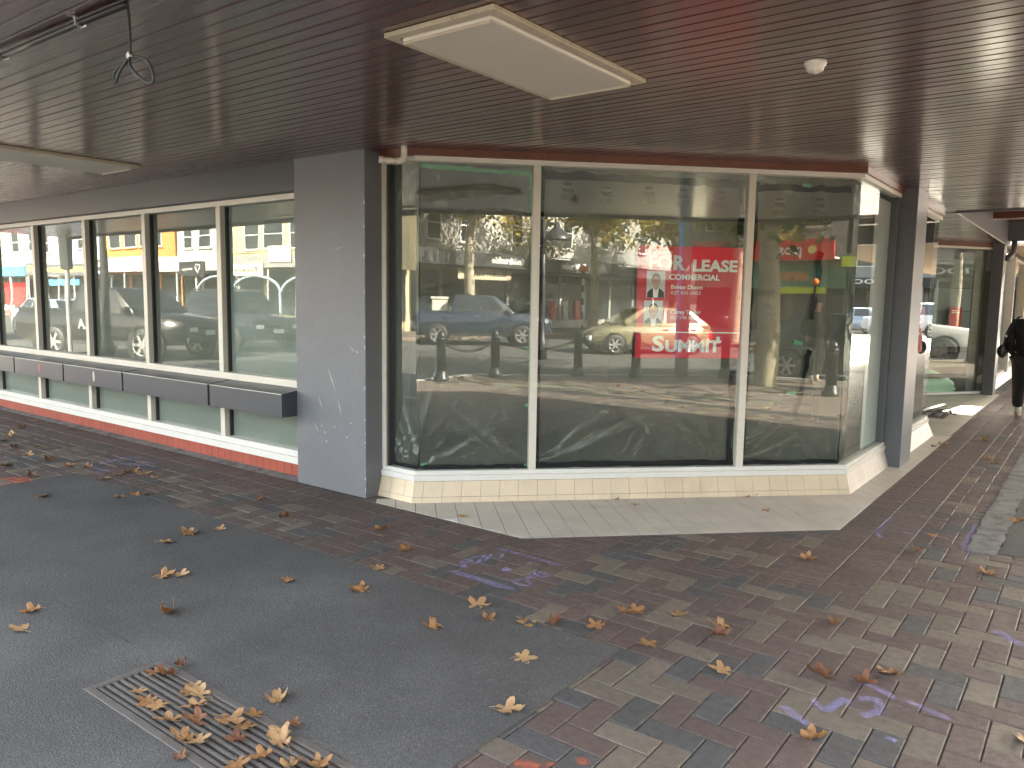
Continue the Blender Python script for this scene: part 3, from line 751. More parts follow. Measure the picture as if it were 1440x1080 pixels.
cp(MB().prism([(-17, EDGE_Y + .01), (-1.46, EDGE_Y + .01), (EDGE_X - .01, EDGE_Y + 3.71), (EDGE_X - .01, 10.61), (-1.49, 10.61), (-1.49, 17.3), (-4.2, 17.3), (-4.2, 6), (-17, 6)], CEIL + .021, CEIL + .10), 'backing', 'frame_dark')
cp(sweep(MB(), EP, -.04, .03, CEIL - .03, CEIL + .36), 'fascia', 'column_paint')
cp(MB().box((-1.49, 10.60, CEIL - .015), (EDGE_X, 10.66, CEIL + .42)), 'end_fascia', 'column_paint')
cp(MB().box((-1.495, 10.661, CEIL - .006), (-1.478, 16.9, 3.12)), 'bulkhead', 'column_paint')
cp(MB().box((-1.50, 10.661, CEIL - .012), (-1.470, 16.9, CEIL - .0065)), 'corner_trim', 'sign_white')
cp(MB().box((-1.477, 10.67, 3.08), (EDGE_X, 17.0, 3.16)), 'upper_soffit', 'stained_timber')
cp(MB().box((-1.477, 16.62, 2.76), (EDGE_X, 16.9, 3.079)), 'cross_beam', 'column_paint')
cp(MB().box((-1.477, 14.2, 2.93), (EDGE_X, 14.45, 3.079)), 'cross_beam', 'timber_trim')
far = MB()
for i in range(60):
    gap = 2 <= i <= 5          # opening added beside the wall so sun lands on the entry floor
    far.box((-.95 if gap else -1.7, 16.92 + i * .3, 2.80), (EDGE_X, 16.92 + i * .3 + .288, 2.86))
cp(far, 'far_soffit', 'wall_tan', kind='stuff')
# downpipe at the cross beam
MB().tube([(-1.36, 16.5, 2.76), (-1.36, 16.5, 2.55), (-1.44, 16.52, 2.46), (-1.46, 16.53, 2.4)], .045, 8).build('downpipe', 'column_paint', smooth=True, label='short dark grey downpipe bend under the far cross beam', cat='pipe')

# ceiling lights
def ceiling_light(x0, x1, y0, y1, label):
    o = empty('ceiling_light', ((x0 + x1) / 2, (y0 + y1) / 2, CEIL), label=label, cat='light', group='flat ceiling light panels')
    a, b = (x1 - x0) / 2, (y1 - y0) / 2
    f = MB()
    for p, q in (((-a, -b), (a, -b + .045)), ((-a, b - .045), (a, b)), ((-a, -b + .0455), (-a + .045, b - .0455)), ((a - .045, -b + .0455), (a, b - .0455))):
        f.box((p[0], p[1], -.022), (q[0], q[1], -.001))
    f.build('frame', 'light_frame', o, bevel=.003)
    MB().box((-a + .052, -b + .052, -.036), (a - .052, b - .052, -.003)).build('diffuser', 'light_diffuser', o, bevel=.012)
    for y in (-b + .062, b - .062): MB().tube([(-a + .06, y, -.037), (a - .06, y, -.037)], .008, 8).build('edge_bead', 'light_frame', o)
ceiling_light(-2.50, -1.91, 2.38, 3.60, 'rusty framed flat light panel in the middle of the timber ceiling')
ceiling_light(-7.38, -6.75, 2.40, 3.56, 'flat light panel in the ceiling above the row of grey ledges')
o = empty('smoke_detector', (-1.141, 3.774, CEIL), label='small round white detector on the timber ceiling', cat='detector')
MB().lathe([(.048, 0), (.05, -.012), (.046, -.022), (.04, -.026), (.037, -.042), (.03, -.047)], 24).build('base', 'white_plastic', o, smooth=True)
MB().lathe([(.012, -.047), (.012, -.054), (.006, -.056)], 12, c=(.004, 0, 0)).build('sensor_tip', 'white_plastic', o)
o = empty('conduit', (-3.6, 1.55, CEIL), label='dark grey cable conduit clipped along the ceiling edge', cat='conduit')
MB().tube([(-.53, -.005, -.025), (-.2, 0, -.022), (.2, .004, -.02), (.57, .01, -.02)], .013, 10).build('pipe', 'black_metal', o, smooth=True)
MB().tube([(-6, -.06, -.025), (-.53, -.005, -.025)], .013, 10).build('pipe', 'black_metal', o, smooth=True)
for x in (.22, -.54):
    MB().box((x - .012, -.05, -.006), (x + .012, -.012, -.001)).build('saddle_clip', 'steel', o)
    MB().tube([(x, -.02, -.004), (x, -.018, -.03), (x, 0, -.041), (x, .018, -.03), (x, .02, -.004)], .006, 6).build('saddle_clip', 'steel', o)
o = empty('hanging_cable', (-3.035, 1.568, CEIL), label='black cable hanging from the ceiling, tied in two loops', cat='cable')
def spline(pts, n=8):
    pts = [Vector(p) for p in pts]; out = []
    for i in range(len(pts) - 1):
        p0, p1, p2, p3 = pts[max(i - 1, 0)], pts[i], pts[i + 1], pts[min(i + 2, len(pts) - 1)]
        for k in range(n):
            t = k / n; out.append(.5 * ((2 * p1) + (p2 - p0) * t + (2 * p0 - 5 * p1 + 4 * p2 - p3) * t * t + (3 * p1 - p0 - 3 * p2 + p3) * t ** 3))
    return out + [pts[-1]]
MB().tube(spline([(0, 0, 0), (.006, .002, -.08), (.01, 0, -.2), (.008, 0, -.21)]), .0055, 8).build('lead', 'black_rubber', o, smooth=True)
MB().tube(spline([(.008, 0, -.205), (-.04, .03, -.2), (-.105, .0, -.24), (-.125, 0, -.275), (-.11, 0, -.285), (-.05, -.01, -.25), (.008, 0, -.205)]), .0055, 8).build('loop', 'black_rubber', o, smooth=True)
MB().tube(spline([(.008, 0, -.205), (.05, -.02, -.26), (.11, 0, -.315), (.145, .01, -.32), (.15, .01, -.29), (.09, .02, -.23), (.008, 0, -.205)]), .0055, 8).build('loop', 'black_rubber', o, smooth=True)
MB().tube(spline([(.008, 0, -.21), (-.06, .02, -.205), (-.12, .04, -.19)]), .003, 6).build('tie_tail', 'black_rubber', o)
MB().lathe([(.012, -.01), (.014, 0), (.012, .01)], 12, c=(.008, 0, -.205), axis='y').build('cable_tie', 'steel', o)
o = empty('waste_pipe', (-4.19, 4.19, 2.6), label='white plastic elbow pipe at the top corner of the bay window', cat='pipe')
MB().tube([(0, 0, .1), (0, 0, .035)], .023, 12).build('riser', 'pvc_white', o, smooth=True)
MB().tube(spline([(0, 0, .035), (-.003, -.004, .005), (-.02, -.02, -.014), (-.04, -.04, -.018)]), .024, 12).build('elbow', 'pvc_white', o, smooth=True)
MB().tube([(-.04, -.04, -.018), (-.115, -.115, -.012)], .0225, 12).build('spout', 'pvc_white', o, smooth=True)
MB().tube([(-.105, -.105, -.012), (-.13, -.13, -.011)], .026, 12).build('collar', 'pvc_white', o, smooth=True)

# ================================================================== PLASTIC SHEETS, TAPE, SIGN
from mathutils import noise as mn
import numpy as np
def film_heights(L, H_, nu, nv, seed):
    """height field of a taut plastic sheet: soft billow plus thin straight folds pulled from the taped edges"""
    r = random.Random(seed)
    U_, V_ = np.meshgrid(np.linspace(0, L, nu + 1), np.linspace(0, H_, nv + 1))
    h = .006 * np.sin(U_ * 2.1 + seed) * np.sin(V_ * 1.3 + seed * .7) + .003 * np.sin(U_ * 5 + V_ * 2 + seed)
    folds = []
    for (au, av, a0, a1, n, ln) in ((0, 0, 12, 78, 9, 1.1), (L, 0, 102, 168, 9, 1.0), (L * r.uniform(.3, .6), 0, 50, 130, 7, .9), (L * r.uniform(.65, .85), 0, 95, 140, 6, .8),
                                    (0, H_, -70, -20, 6, .9), (L, H_, -160, -110, 6, .9), (L * r.uniform(.3, .7), H_, -130, -50, 7, .8), (0, H_ * r.uniform(.35, .6), -40, 20, 4, .5), (L, H_ * r.uniform(.35, .6), 150, 210, 4, .5)):
        for _ in range(n * 2):
            wd = r.choice([.008, .009, .012, .016, .03])
            folds.append((au + r.uniform(-.10, .10), av + r.uniform(-.05, .05), rad(r.uniform(a0, a1)), ln * r.uniform(.25, 1.15), wd * r.uniform(.08, .24), wd, r.uniform(-.6, .6)))
    for _ in range(10): folds.append((r.uniform(0, L), r.uniform(0, H_ * .6), rad(r.uniform(40, 140)), r.uniform(.2, .6), .003, .008, r.uniform(-.5, .5)))
    for (u0, v0, an, ln, am, wd, bend) in folds:
        c_, s_ = math.cos(an), math.sin(an); du, dv = U_ - u0, V_ - v0
        t = du * c_ + dv * s_; d = -du * s_ + dv * c_ - bend * .12 * t * t
        env = np.clip(t / .08, 0, 1) * np.clip((ln - t) / (ln * .6), 0, 1)
        h = h + am * env * (np.exp(-(d / wd) ** 2) - .5 * np.exp(-((d - 1.6 * wd) / wd) ** 2))
    return U_, V_, h
def sheet(p0, p1, z0, z1, seed, label, depth=.035, sag=.02):
    """plastic sheet taped inside the glass from p0 to p1 (street on the right)"""
    p0, p1 = Vector(p0), Vector(p1); t = (p1 - p0); L = t.length; t /= L; n = Vector((t.y, -t.x)); H_ = z1 - z0
    o = empty('plastic_sheet', (*((p0 + p1) / 2), z0), label=label, cat='plastic sheet', group='plastic sheets taped inside the bay window')
    o.rotation_euler = (0, 0, math.atan2(t.y, t.x))
    nu, nv = max(24, int(L / .009)), int(H_ / .013)
    U_, V_, h = film_heights(L, H_, nu, nv, seed)
    vs = np.stack([U_.ravel() - L / 2, (depth - h).ravel(), V_.ravel()], 1).tolist()
    fs = [(j * (nu + 1) + i, j * (nu + 1) + i + 1, (j + 1) * (nu + 1) + i + 1, (j + 1) * (nu + 1) + i) for j in range(nv) for i in range(nu)]
    MB().add(vs, fs).build('film', 'plastic_film', o, smooth=True)
    return o, L, H_
def tape(o, mat, pts, wd, depth=.014):
    """strip of tape along pts (local x,z)"""
    vs = []; n = len(pts)
    for i, p in enumerate(pts):
        a = Vector(pts[max(0, i - 1)]); b = Vector(pts[min(n - 1, i + 1)]); d = (b - a).normalized(); q = Vector((-d.y, d.x)) * wd / 2 * RND.uniform(.75, 1.2)
        dd = depth + RND.uniform(-.002, .002)
        vs += [(p[0] + q.x, dd, p[1] + q.y), (p[0] - q.x, dd, p[1] - q.y)]
    MB().add(vs, [(2 * i, 2 * i + 1, 2 * i + 3, 2 * i + 2) for i in range(n - 1)]).build('tape', mat, o)
def wavy(x0, z0, x1, z1, n=14, amp=.006): return [(x0 + (x1 - x0) * i / n + RND.uniform(-amp, amp), z0 + (z1 - z0) * i / n + RND.uniform(-amp, amp)) for i in range(n + 1)]
def print_blocks(o, L, H_, xs, zt):
    for x in xs:
        mb = MB(); d = .010; x += RND.uniform(-.02, .02); z = zt + RND.uniform(-.015, .01)
        def bar(a, b, c_, e): mb.quad((x + a, d, z + c_), (x + b, d, z + c_), (x + b, d, z + e), (x + a, d, z + e))
        bar(-.03, .03, -.008, .008)
        for i, zz in enumerate((-.035, -.047, -.059)): bar(-.05 + .012 * i, .045, zz - .003, zz + .003)
        for zz in (-.075, -.125): bar(-.06, .06, zz - .001, zz + .001)
        for xx in (-.06, .06): bar(xx - .001, xx + .001, -.125, -.075)
        for zz in (-.088, -.1, -.112): bar(-.05, -.01, zz - .002, zz + .002); bar(.005, .05, zz - .002, zz + .002)
        mb.build('printed_notice', 'frame_dark', o)
# left return + panel 1 (green tape)
o, L, H_ = sheet((-4.45, 4.33), (-4.2, 4.33), .25, 2.6, 3, 'wrinkled clear plastic sheet in the narrow glass beside the pillar')
tape(o, 'tape_black', wavy(-L / 2, .012, L / 2, .012, 6), .035)
a, b = along(.03), along(S1 - .03); ins = -nout * .02
o, L, H_ = sheet(a + ins, b + ins, .25, 2.6, 5, 'wrinkled plastic sheet with green tape, in the panel beside the elbow pipe')
tape(o, 'tape_green', wavy(-L / 2, H_ - .03, L / 2, H_ - .055), .035); tape(o, 'tape_green', wavy(L / 2 - .012, H_ - .03, L / 2 - .008, H_ - .35, 8), .02)
tape(o, 'tape_black', wavy(-L / 2, .012, L / 2, .012), .035); tape(o, 'tape_green', wavy(-L / 2, .03, -L / 2 + .05, .05, 3), .02)
for z in (.5, .95, 1.3, .02): tape(o, 'tape_green', wavy(L / 2 - .025, z, L / 2 + .01, z + .012, 3, .002), .022)
a, b = along(S1 + .03), along(S2 - .03)
o, L, H_ = sheet(a + ins, b + ins, .25, 2.6, 9, 'wrinkled plastic sheet framed in black tape, behind the red lease sign')
tape(o, 'tape_black', wavy(-L / 2, H_ - .055, L / 2, H_ - .075, 20, .01), .06); tape(o, 'tape_black', wavy(-L / 2 + .018, H_, -L / 2 + .012, .02, 26, .006), .034)
tape(o, 'tape_black', wavy(L / 2 - .03, H_ - .03, L / 2 - .035, 0, 26, .012), .05); tape(o, 'tape_black', wavy(-L / 2, .02, L / 2, .02, 20, .006), .05)
tape(o, 'tape_green', wavy(-L / 2 + .008, .05, -L / 2 + .008, .5, 8, .002), .018)
print_blocks(o, L, H_, [-.62, -.30, .02, .33, .63], H_ - .13)
a, b = along(S2 + .03), along(SE - .03)
o, L, H_ = sheet(a + ins, b + ins, .25, 2.6, 14, 'wrinkled plastic sheet with drooping folds, in the panel nearest the grey column')
tape(o, 'tape_black', wavy(-L / 2, H_ - .10, L / 2 - .03, H_ - .08, 16, .012), .05); tape(o, 'tape_black', wavy(-L / 2 + .03, H_ - .05, -L / 2 + .012, .02, 26, .01), .05)
tape(o, 'tape_black', wavy(-L / 2, .02, L / 2, .012, 14, .005), .04)
tape(o, 'tape_black', wavy(.17, 1.75, .12, 1.2, 8, .012), .05); tape(o, 'tape_black', wavy(.12, .95, .03, .42, 8, .01), .04)
for x, z in ((.02, 1.02), (-.02, .60), (-.03, .02), (.02, H_ - .06)): tape(o, 'tape_green', wavy(x - .04, z, x + .04, z - .012, 3, .002), .032)
print_blocks(o, L, H_, [-.2, .12], H_ - .17)
o, L, H_ = sheet((-1.672, 6.87), (-1.672, 7.55), .25, 2.6, 21, 'plastic sheet behind the glass facing the main street', sag=0)
bl = MB().box((-1.70, 7.58, .26), (-1.695, 8.17, 2.55)).build('roller_blind', 'blind_grey', label='pale blind hanging beside the grey column', cat='blind')

# --- lease sign
SX0, SX1, SZ0, SZ1 = s_of(-2.955), s_of(-2.338), 1.135, 2.022
sg = empty('lease_sign', (*(along((SX0 + SX1) / 2) - nout * .007), SZ0), rad(45), label='red for lease sign with two portrait photos stuck on the bay window', cat='sign')
SW, SH = SX1 - SX0, SZ1 - SZ0
MB().box((-SW / 2, .0, 0), (SW / 2, .002, SH)).build('panel', 'sign_red', sg)
def U(x): return (x - 528) / 905 * SW
def V(y): return SH - (y - 95) / 950 * SH
def st(txt, x0, x1, y0, y1, bold=.002, mat='sign_white'):
    h = (y1 - y0) / 950 * SH
    lettering(txt, h / .70, mat, sg, (U((x0 + x1) / 2), -.002, V((y0 + y1) / 2)), bold=bold, width=(x1 - x0) / 905 * SW)
st('EXCLUSIVE', 165, 365, 138, 162, .001); st('FOR', 160, 470, 182, 298, .006); st('LEASE', 545, 930, 212, 304, .005)
st('COMMERCIAL', 345, 780, 332, 378, .002); st('Bevan Dixon', 365, 635, 422, 456, .0012); st('027 436 6803', 365, 622, 472, 502, .0003)
st('Corey Taylor', 365, 630, 634, 668, .0012); st('027 546 8800', 365, 612, 684, 712, .0003)
h = 135 / 950 * SH
lettering('S', 125 / 950 * SH / .70, 'sign_white', sg, (U(270), -.002, V(928)), bold=.006, width=105 / 905 * SW)
lettering('UMMIT', 95 / 950 * SH / .70, 'sign_white', sg, (U(570), -.002, V(946)), bold=.006, width=480 / 905 * SW)
for (a, b, c_, d) in ((74, 980, 818, 828), (735, 822, 893, 905)): MB().box((U(a), -.0022, V(d)), (U(b), -.0012, V(c_))).build('line', 'sign_white', sg)
MB().add([(U(680), -.0018, V(886)), (U(722), -.0018, V(886)), (U(703), -.0018, V(868))], [(0, 1, 2)]).build('peak_mark', 'sign_white', sg)
MB().box((U(775), -.0018, V(888)), (U(805), -.0010, V(858))).build('peak_mark', 'sign_white', sg)
def portrait(x0, x1, y0, y1, hair):
    ph = MB().box((U(x0), -.003, V(y1)), (U(x1), -.0005, V(y0))).build('photo', 'photo_white', sg)
    cx, w2, ht = U((x0 + x1) / 2), U(x1) - U(x0), V(y0) - V(y1); zb = V(y1)
    def ell(ex, ez, rx, rz, d, mat, nm, a0=0, a1=2 * math.pi, n=22):
        MB().add([(cx + ex * w2 + rx * w2 * math.cos(a0 + (a1 - a0) * k / n), d, zb + ez * ht + rz * ht * math.sin(a0 + (a1 - a0) * k / n)) for k in range(n)], [tuple(range(n))]).build(nm, mat, ph)
    MB().add([(cx + u * w2, -.0036, zb + v * ht) for u, v in ((-.47, .004), (.47, .004), (.45, .2), (.3, .3), (.12, .38), (-.12, .38), (-.3, .3), (-.45, .2))], [tuple(range(8))]).build('jacket', 'suit', ph)
    MB().add([(cx + u * w2, -.0040, zb + v * ht) for u, v in ((-.1, .006), (.12, .006), (.17, .36), (-.15, .36))], [(0, 1, 2, 3)]).build('shirt', 'sign_white', ph)
    ell(0, .66, .245, .25, -.0044, hair, 'hair'); ell(0, .60, .205, .245, -.0048, 'skin', 'face'); ell(0, .36, .1, .08, -.0046, 'skin', 'neck')
    for sx in (-1, 1): ell(sx * .085, .635, .04, .014, -.0053, 'suit', 'eye', n=10); ell(sx * .09, .68, .055, .010, -.0053, hair, 'eyebrow', n=10)
    ell(0, .50, .085, .022, -.0053, 'sign_white', 'smile', math.pi, 2 * math.pi, 12); ell(0, .575, .03, .03, -.0053, 'tile_red', 'nose', n=10)
portrait(155, 312, 307, 530, 'bark'); portrait(140, 300, 555, 775, 'hair_dark')
# small red notices further along
o = empty('notice', (-1.655, 9.9, 1.05), rad(90), label='red notice on the second window past the grey column', cat='sign')
MB().box((-.28, .003, 0), (.2, .006, .52)).build('panel', 'sign_red', o)
for i, z in enumerate((.40, .34, .28, .2)): MB().box((-.2, .001, z), (-.02 + .05 * i, .0025, z + .018)).build('text_line', 'sign_white', o)
p = ept(.72, -.02); o = empty('notice', (*p, 1.22), math.atan2(ed.y, ed.x), label='small red notice on the splayed entry glass', cat='sign')
MB().box((-.13, 0, 0), (.13, .004, .34)).build('panel', 'sign_bright_red', o)
for z, w2 in ((.27, .12), (.235, .16)): MB().box((-.1, -.003, z), (-.1 + w2, -.001, z + .02)).build('text_line', 'sign_white', o)

# ================================================================== DRAIN GRATE
o = empty('drain_grate', ((GX0 + GX1) / 2, (GY0 + GY1) / 2, 0), label='rusty iron drain grate set in the asphalt, strewn with leaves', cat='grate')
a, b = (GX1 - GX0) / 2, (GY1 - GY0) / 2
f = MB()
for p, q in (((-a, -b), (a, -b + .034)), ((-a, b - .034), (a, b)), ((-a, -b + .0342), (-a + .034, b - .0342)), ((a - .034, -b + .0342), (a, b - .0342))): f.box((*p, -.03), (*q, .0075))
f.build('frame', 'grate_iron', o, bevel=.004)
n_ = 9
for i in range(n_):
    y = -b + .05 + i * (2 * b - .1) / (n_ - 1)
    MB().box((-a + .034, y - .0072, -.05), (a - .034, y + .0072, .004 + RND.uniform(-.001, .001))).build('bar', 'grate_iron', o, bevel=.003)
for x in (-.35, .1, .5): MB().box((x - .006, -b + .034, -.05), (x + .006, b - .034, -.02)).build('cross_bar', 'grate_iron', o)
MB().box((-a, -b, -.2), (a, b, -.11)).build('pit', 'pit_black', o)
for y0 in (12.45, 13.0):
    o = empty('entry_grate', (-2.35, y0 + .22, .003), label='slatted metal floor grate in the shop entry' + (' beside the white light patch' if y0 > 12.8 else ', the one with dead leaves'), cat='grate')
    MB().box((-.62, -.21, 0), (.62, .21, .004)).build('tray', 'pit_black', o)
    for i in range(9): MB().box((-.6 + i * .14, -.2, .004), (-.54 + i * .14, .2, .014)).build('bar', 'grate_iron', o)

# ================================================================== LEAVES
def leaf_mesh(seed, mat, curl):
    r = random.Random(seed); n = 46; pts = []
    for k in range(n):
        th = -math.pi * .9 + 2 * math.pi * .9 * k / (n - 1)      # stem at -x
        q = abs(math.cos(th * 2.5 * .95)); rr_ = (.40 + .60 * q ** 1.1) * (1 - .40 * (abs(th) / math.pi) ** 1.5) * r.uniform(.88, 1.06)
        pts.append((rr_ * math.cos(th) + .05, rr_ * math.sin(th)))
    mb = MB(); vs = [(-.12, 0)]
    rings = (.2, .42, .64, .84, 1)
    for f in rings: vs += [(-.12 + (p[0] + .12) * f, p[1] * f) for p in pts]
    ax = r.uniform(-.6, .6); ca, sa = math.cos(ax), math.sin(ax); sd_ = r.uniform(0, 99); k2 = r.uniform(1.2, 2.4)
    out = []
    for x, y in vs:
        u, v = x * ca + y * sa, -x * sa + y * ca          # roll the blade round an oblique axis
        ang = v * k2 * curl; rad_ = 1 / (k2 * curl)
        v2 = rad_ * math.sin(ang); z = rad_ * (1 - math.cos(ang))
        z += .22 * curl * mn.noise(Vector((x * 2.3, y * 2.3, sd_))) + .10 * curl * mn.noise(Vector((x * 6, y * 6, sd_))) + .22 * curl * u * u
        out.append((u * ca - v2 * sa, u * sa + v2 * ca, z))
    zs = sorted(p[2] for p in out); zmin = zs[len(zs) // 25]
    out = [(p[0], p[1], max(p[2] - zmin, 0) + .015) for p in out]
    fs = [(0, 1 + k, 2 + k) for k in range(n - 1)]
    for ring in range(len(rings) - 1): fs += [(1 + ring * n + k, 1 + (ring + 1) * n + k, 2 + (ring + 1) * n + k, 2 + ring * n + k) for k in range(n - 1)]
    mb.add(out, fs); z0 = out[0][2]
    mb.tube(spline([(out[0][0], out[0][1], z0), (-.5, r.uniform(-.15, .15), z0 * .7 + .08), (-.9, r.uniform(-.35, .35), .05)], 4), [.016] * 8 + [.028], 5)
    return mb.mesh('leaf', mat, True)
LM = [leaf_mesh(i * 7 + 1, ('leaf_dry', 'leaf_dry', 'leaf_brown', 'leaf_dry', 'leaf_yellow' if i < 5 else 'leaf_dry')[i % 5], (.35, .6, .9, 1.2, .5)[i % 5] * (1, .75, 1.15)[i // 5]) for i in range(15)]
def leaf(p, size, group, label, kinds=None, z=.002):
    i = RND.randrange(15) if kinds is None else RND.choice([k for k in range(15) if k % 5 in kinds])
    o = link('fallen_leaf', LM[i], None, (p[0], p[1], z), (RND.uniform(-.22, .22), RND.uniform(-.22, .22), RND.uniform(0, 6.28)), size * RND.uniform(.85, 1.1), label=label, cat='leaf', group=group)
    return o
S_ = .072
on_asph = [(47, 861), (30, 889), (234, 863), (228, 812), (252, 810), (406, 818), (507, 831), (610, 885), (735, 927), (711, 1000), (390, 987), (265, 753), (308, 745), (232, 764), (272, 751), (686, 872), (150, 674), (57, 700), (532, 800)]
on_pav = [(672, 853), (738, 876), (780, 878), (840, 880), (911, 907), (876, 860), (1016, 944), (1158, 952), (1252, 947), (1211, 958), (1140, 1038), (1172, 876), (1009, 893), (1015, 884), (532, 746), (366, 703), (402, 727), (570, 774), (1290, 776), (1384, 806), (1316, 755), (1133, 786), (1428, 735), (893, 860), (1437, 1040), (955, 866),
          (15, 613), (20, 630), (38, 640), (50, 628), (10, 655), (45, 592), (100, 605), (30, 603), (165, 668), (180, 664), (195, 667), (215, 672), (188, 662), (205, 665), (100, 655), (120, 658), (45, 671), (205, 695), (168, 700), (190, 697), (70, 648), (5, 620), (1395, 651), (1390, 645), (1312, 629), (1325, 626), (1318, 634), (1385, 620)]
on_apr = [(893, 711), (803, 702), (650, 727), (866, 703), (1060, 698), (1050, 700), (1076, 719), (1270, 650)]
grate = [(430, 180), (490, 190), (560, 140), (340, 270), (390, 320), (450, 350), (590, 280), (650, 290), (640, 350), (510, 420), (640, 425), (790, 430), (870, 460), (930, 400), (570, 520), (640, 520), (550, 600), (1060, 500), (1130, 450), (1060, 540), (840, 640), (980, 610), (850, 520), (610, 250), (1130, 640), (1250, 645)]
for p in on_asph: leaf(px(*p), S_ * RND.uniform(.8, 1.1), 'leaves on the smooth asphalt', 'dry curled leaf lying on the smooth asphalt patch', (0, 1, 3), .006)
for p in on_pav: leaf(px(*p), S_ * RND.uniform(.75, 1.05), 'leaves on the brick paving', 'dry curled leaf lying on the brick paving', (0, 1, 2, 3))
for p in on_apr: leaf(px(*p), S_ * .7, 'leaves on the tile apron', 'dead leaf lying on the beige tile apron', (2, 2, 4), .006)
for p in grate: leaf(px(100 + p[0] / 3.6, 900 + p[1] / 3.6), S_ * RND.uniform(.62, 1.0), 'leaves on the drain grate', 'crumpled dry leaf lying on the iron drain grate', None, .008 + RND.uniform(0, .01))
for p in ((1335, 583), (1341, 585)): leaf(px(*p), S_, 'leaves on the entry grate', 'dark dead leaf on the entry floor grate', (2,), .018)
for i in range(70):
    a = RND.uniform(0, 1); x = RND.uniform(2.2, 7.9); y = RND.uniform(max(-1.6, x - 5.8), 8)
    leaf((x, y), S_ * 1.1, 'leaves on the sunlit corner', 'dry leaf on the sunlit corner paving among the bollards', (0, 1, 3), -.01)

# ================================================================== SPRAY MARKS
def spray(name, label, strokes, mat, z=.0045):
    first = px(*strokes[0][0][0]) if len(strokes[0][0][0]) == 2 else Vector(strokes[0][0][0])
    root = empty(name, (first.x, first.y, z), label=label, cat='paint mark')
    for pts, wd in strokes:
        P = [px(*p) if len(p) == 2 else Vector(p) for p in pts]
        P = spline(P, 5) if len(P) > 2 else [P[0] + (P[1] - P[0]) * k / 8 for k in range(9)]
        vs = []; edge = []
        n = len(P)
        for i, p in enumerate(P):
            d = (P[min(n - 1, i + 1)] - P[max(0, i - 1)]); d.z = 0; d.normalize(); q = Vector((-d.y, d.x, 0)) * wd * RND.uniform(.85, 1.15)
            e = 0 if i in (0, n - 1) else 1
            for f, ee in ((-1.7, 0), (-.5, 1), (.5, 1), (1.7, 0)):
                vs.append((p.x + q.x * f * .5 - first.x, p.y + q.y * f * .5 - first.y, 0)); edge.append(ee * e)
        o = MB().add(vs, [(4 * i + k, 4 * i + k + 1, 4 * i + k + 5, 4 * i + k + 4) for i in range(n - 1) for k in range(3)]).build('stroke', mat, root)
        o.location.z = RND.uniform(0, .0008); o.data.attributes.new('edge', 'FLOAT', 'POINT').data.foreach_set('value', edge)
spray('spray_mark', 'purple sprayed survey letters between two lines on the brick paving', [
    ([(694, 770), (795, 798)], .03), ([(629, 802), (727, 832)], .04),
    ([(702, 777), (707, 783), (697, 786), (690, 781)], .022), ([(692, 779), (678, 793)], .02), ([(685, 778), (671, 792)], .02), ([(681, 786), (687, 787)], .02),
    ([(674, 785), (664, 785), (662, 792), (672, 793), (676, 787)], .02), ([(660, 789), (647, 800)], .02), ([(660, 789), (650, 790), (648, 796), (655, 797)], .02), ([(651, 796), (661, 801)], .02),
    ([(705, 801), (718, 803)], .05), ([(708, 804), (716, 800)], .04),
    ([(752, 804), (771, 811), (760, 812), (750, 806)], .02), ([(751, 804), (755, 809)], .02), ([(742, 808), (754, 815)], .02), ([(755, 808), (740, 816)], .02),
    ([(735, 815), (746, 822), (737, 826), (722, 819), (735, 815)], .022), ([(742, 792), (745, 793)], .03), ([(679, 826), (681, 827)], .03)], 'spray_purple')
spray('spray_mark', 'faint purple sprayed bracket on the paving beside the concrete strip', [
    ([(1257, 728), (1234, 746), (1241, 758)], .035), ([(1282, 724), (1318, 731), (1362, 741)], .03), ([(1374, 738), (1360, 760), (1357, 770), (1366, 782)], .04),
    ([(1264, 746), (1280, 752), (1300, 749)], .03), ([(1300, 752), (1340, 760)], .025)], 'spray_purple')
spray('spray_mark', 'smudged purple spray lines across the mixed colour brick paving', [
    ([(1098, 992), (1140, 1024)], .035), ([(1142, 984), (1160, 1000), (1176, 990), (1188, 982)], .03), ([(1160, 1002), (1190, 985), (1192, 995)], .025),
    ([(1205, 985), (1232, 985), (1236, 1000), (1210, 1010)], .03), ([(1215, 960), (1262, 985)], .03), ([(1245, 1038), (1262, 1045)], .03), ([(1270, 985), (1340, 1015)], .025), ([(1398, 886), (1440, 912)], .045), ([(1048, 875), (1054, 877)], .03)], 'spray_purple')
spray('spray_mark', 'faded purple spray patch on the paving in front of the red tiles', [
    ([(140, 654), (172, 645), (200, 645)], .05), ([(178, 646), (224, 654)], .035), ([(130, 658), (152, 664)], .04), ([(170, 652), (210, 656)], .06)], 'spray_purple')
spray('spray_mark', 'orange spray paint at the corner of the asphalt patch', [
    ([(0, 676), (20, 674), (45, 676)], .05), ([(0, 683), (20, 680), (50, 676)], .04), ([(5, 672), (28, 682)], .04), ([(18, 672), (40, 680)], .04)], 'spray_orange', .008)
spray('spray_mark', 'orange spray dots on the paving at the asphalt edge', [
    ([(722, 1072), (760, 1082)], .035), ([(772, 1074), (776, 1079)], .03), ([(818, 1066), (821, 1078)], .035)], 'spray_orange')
spray('spray_mark', 'green spray line along the sunlit corner paving', [([(2.6, -.9, 0), (3.4, .6, 0), (3.6, 2.4, 0)], .10), ([(3.7, 3.2, 0), (4.0, 4.6, 0)], .08)], 'spray_green', -.004)

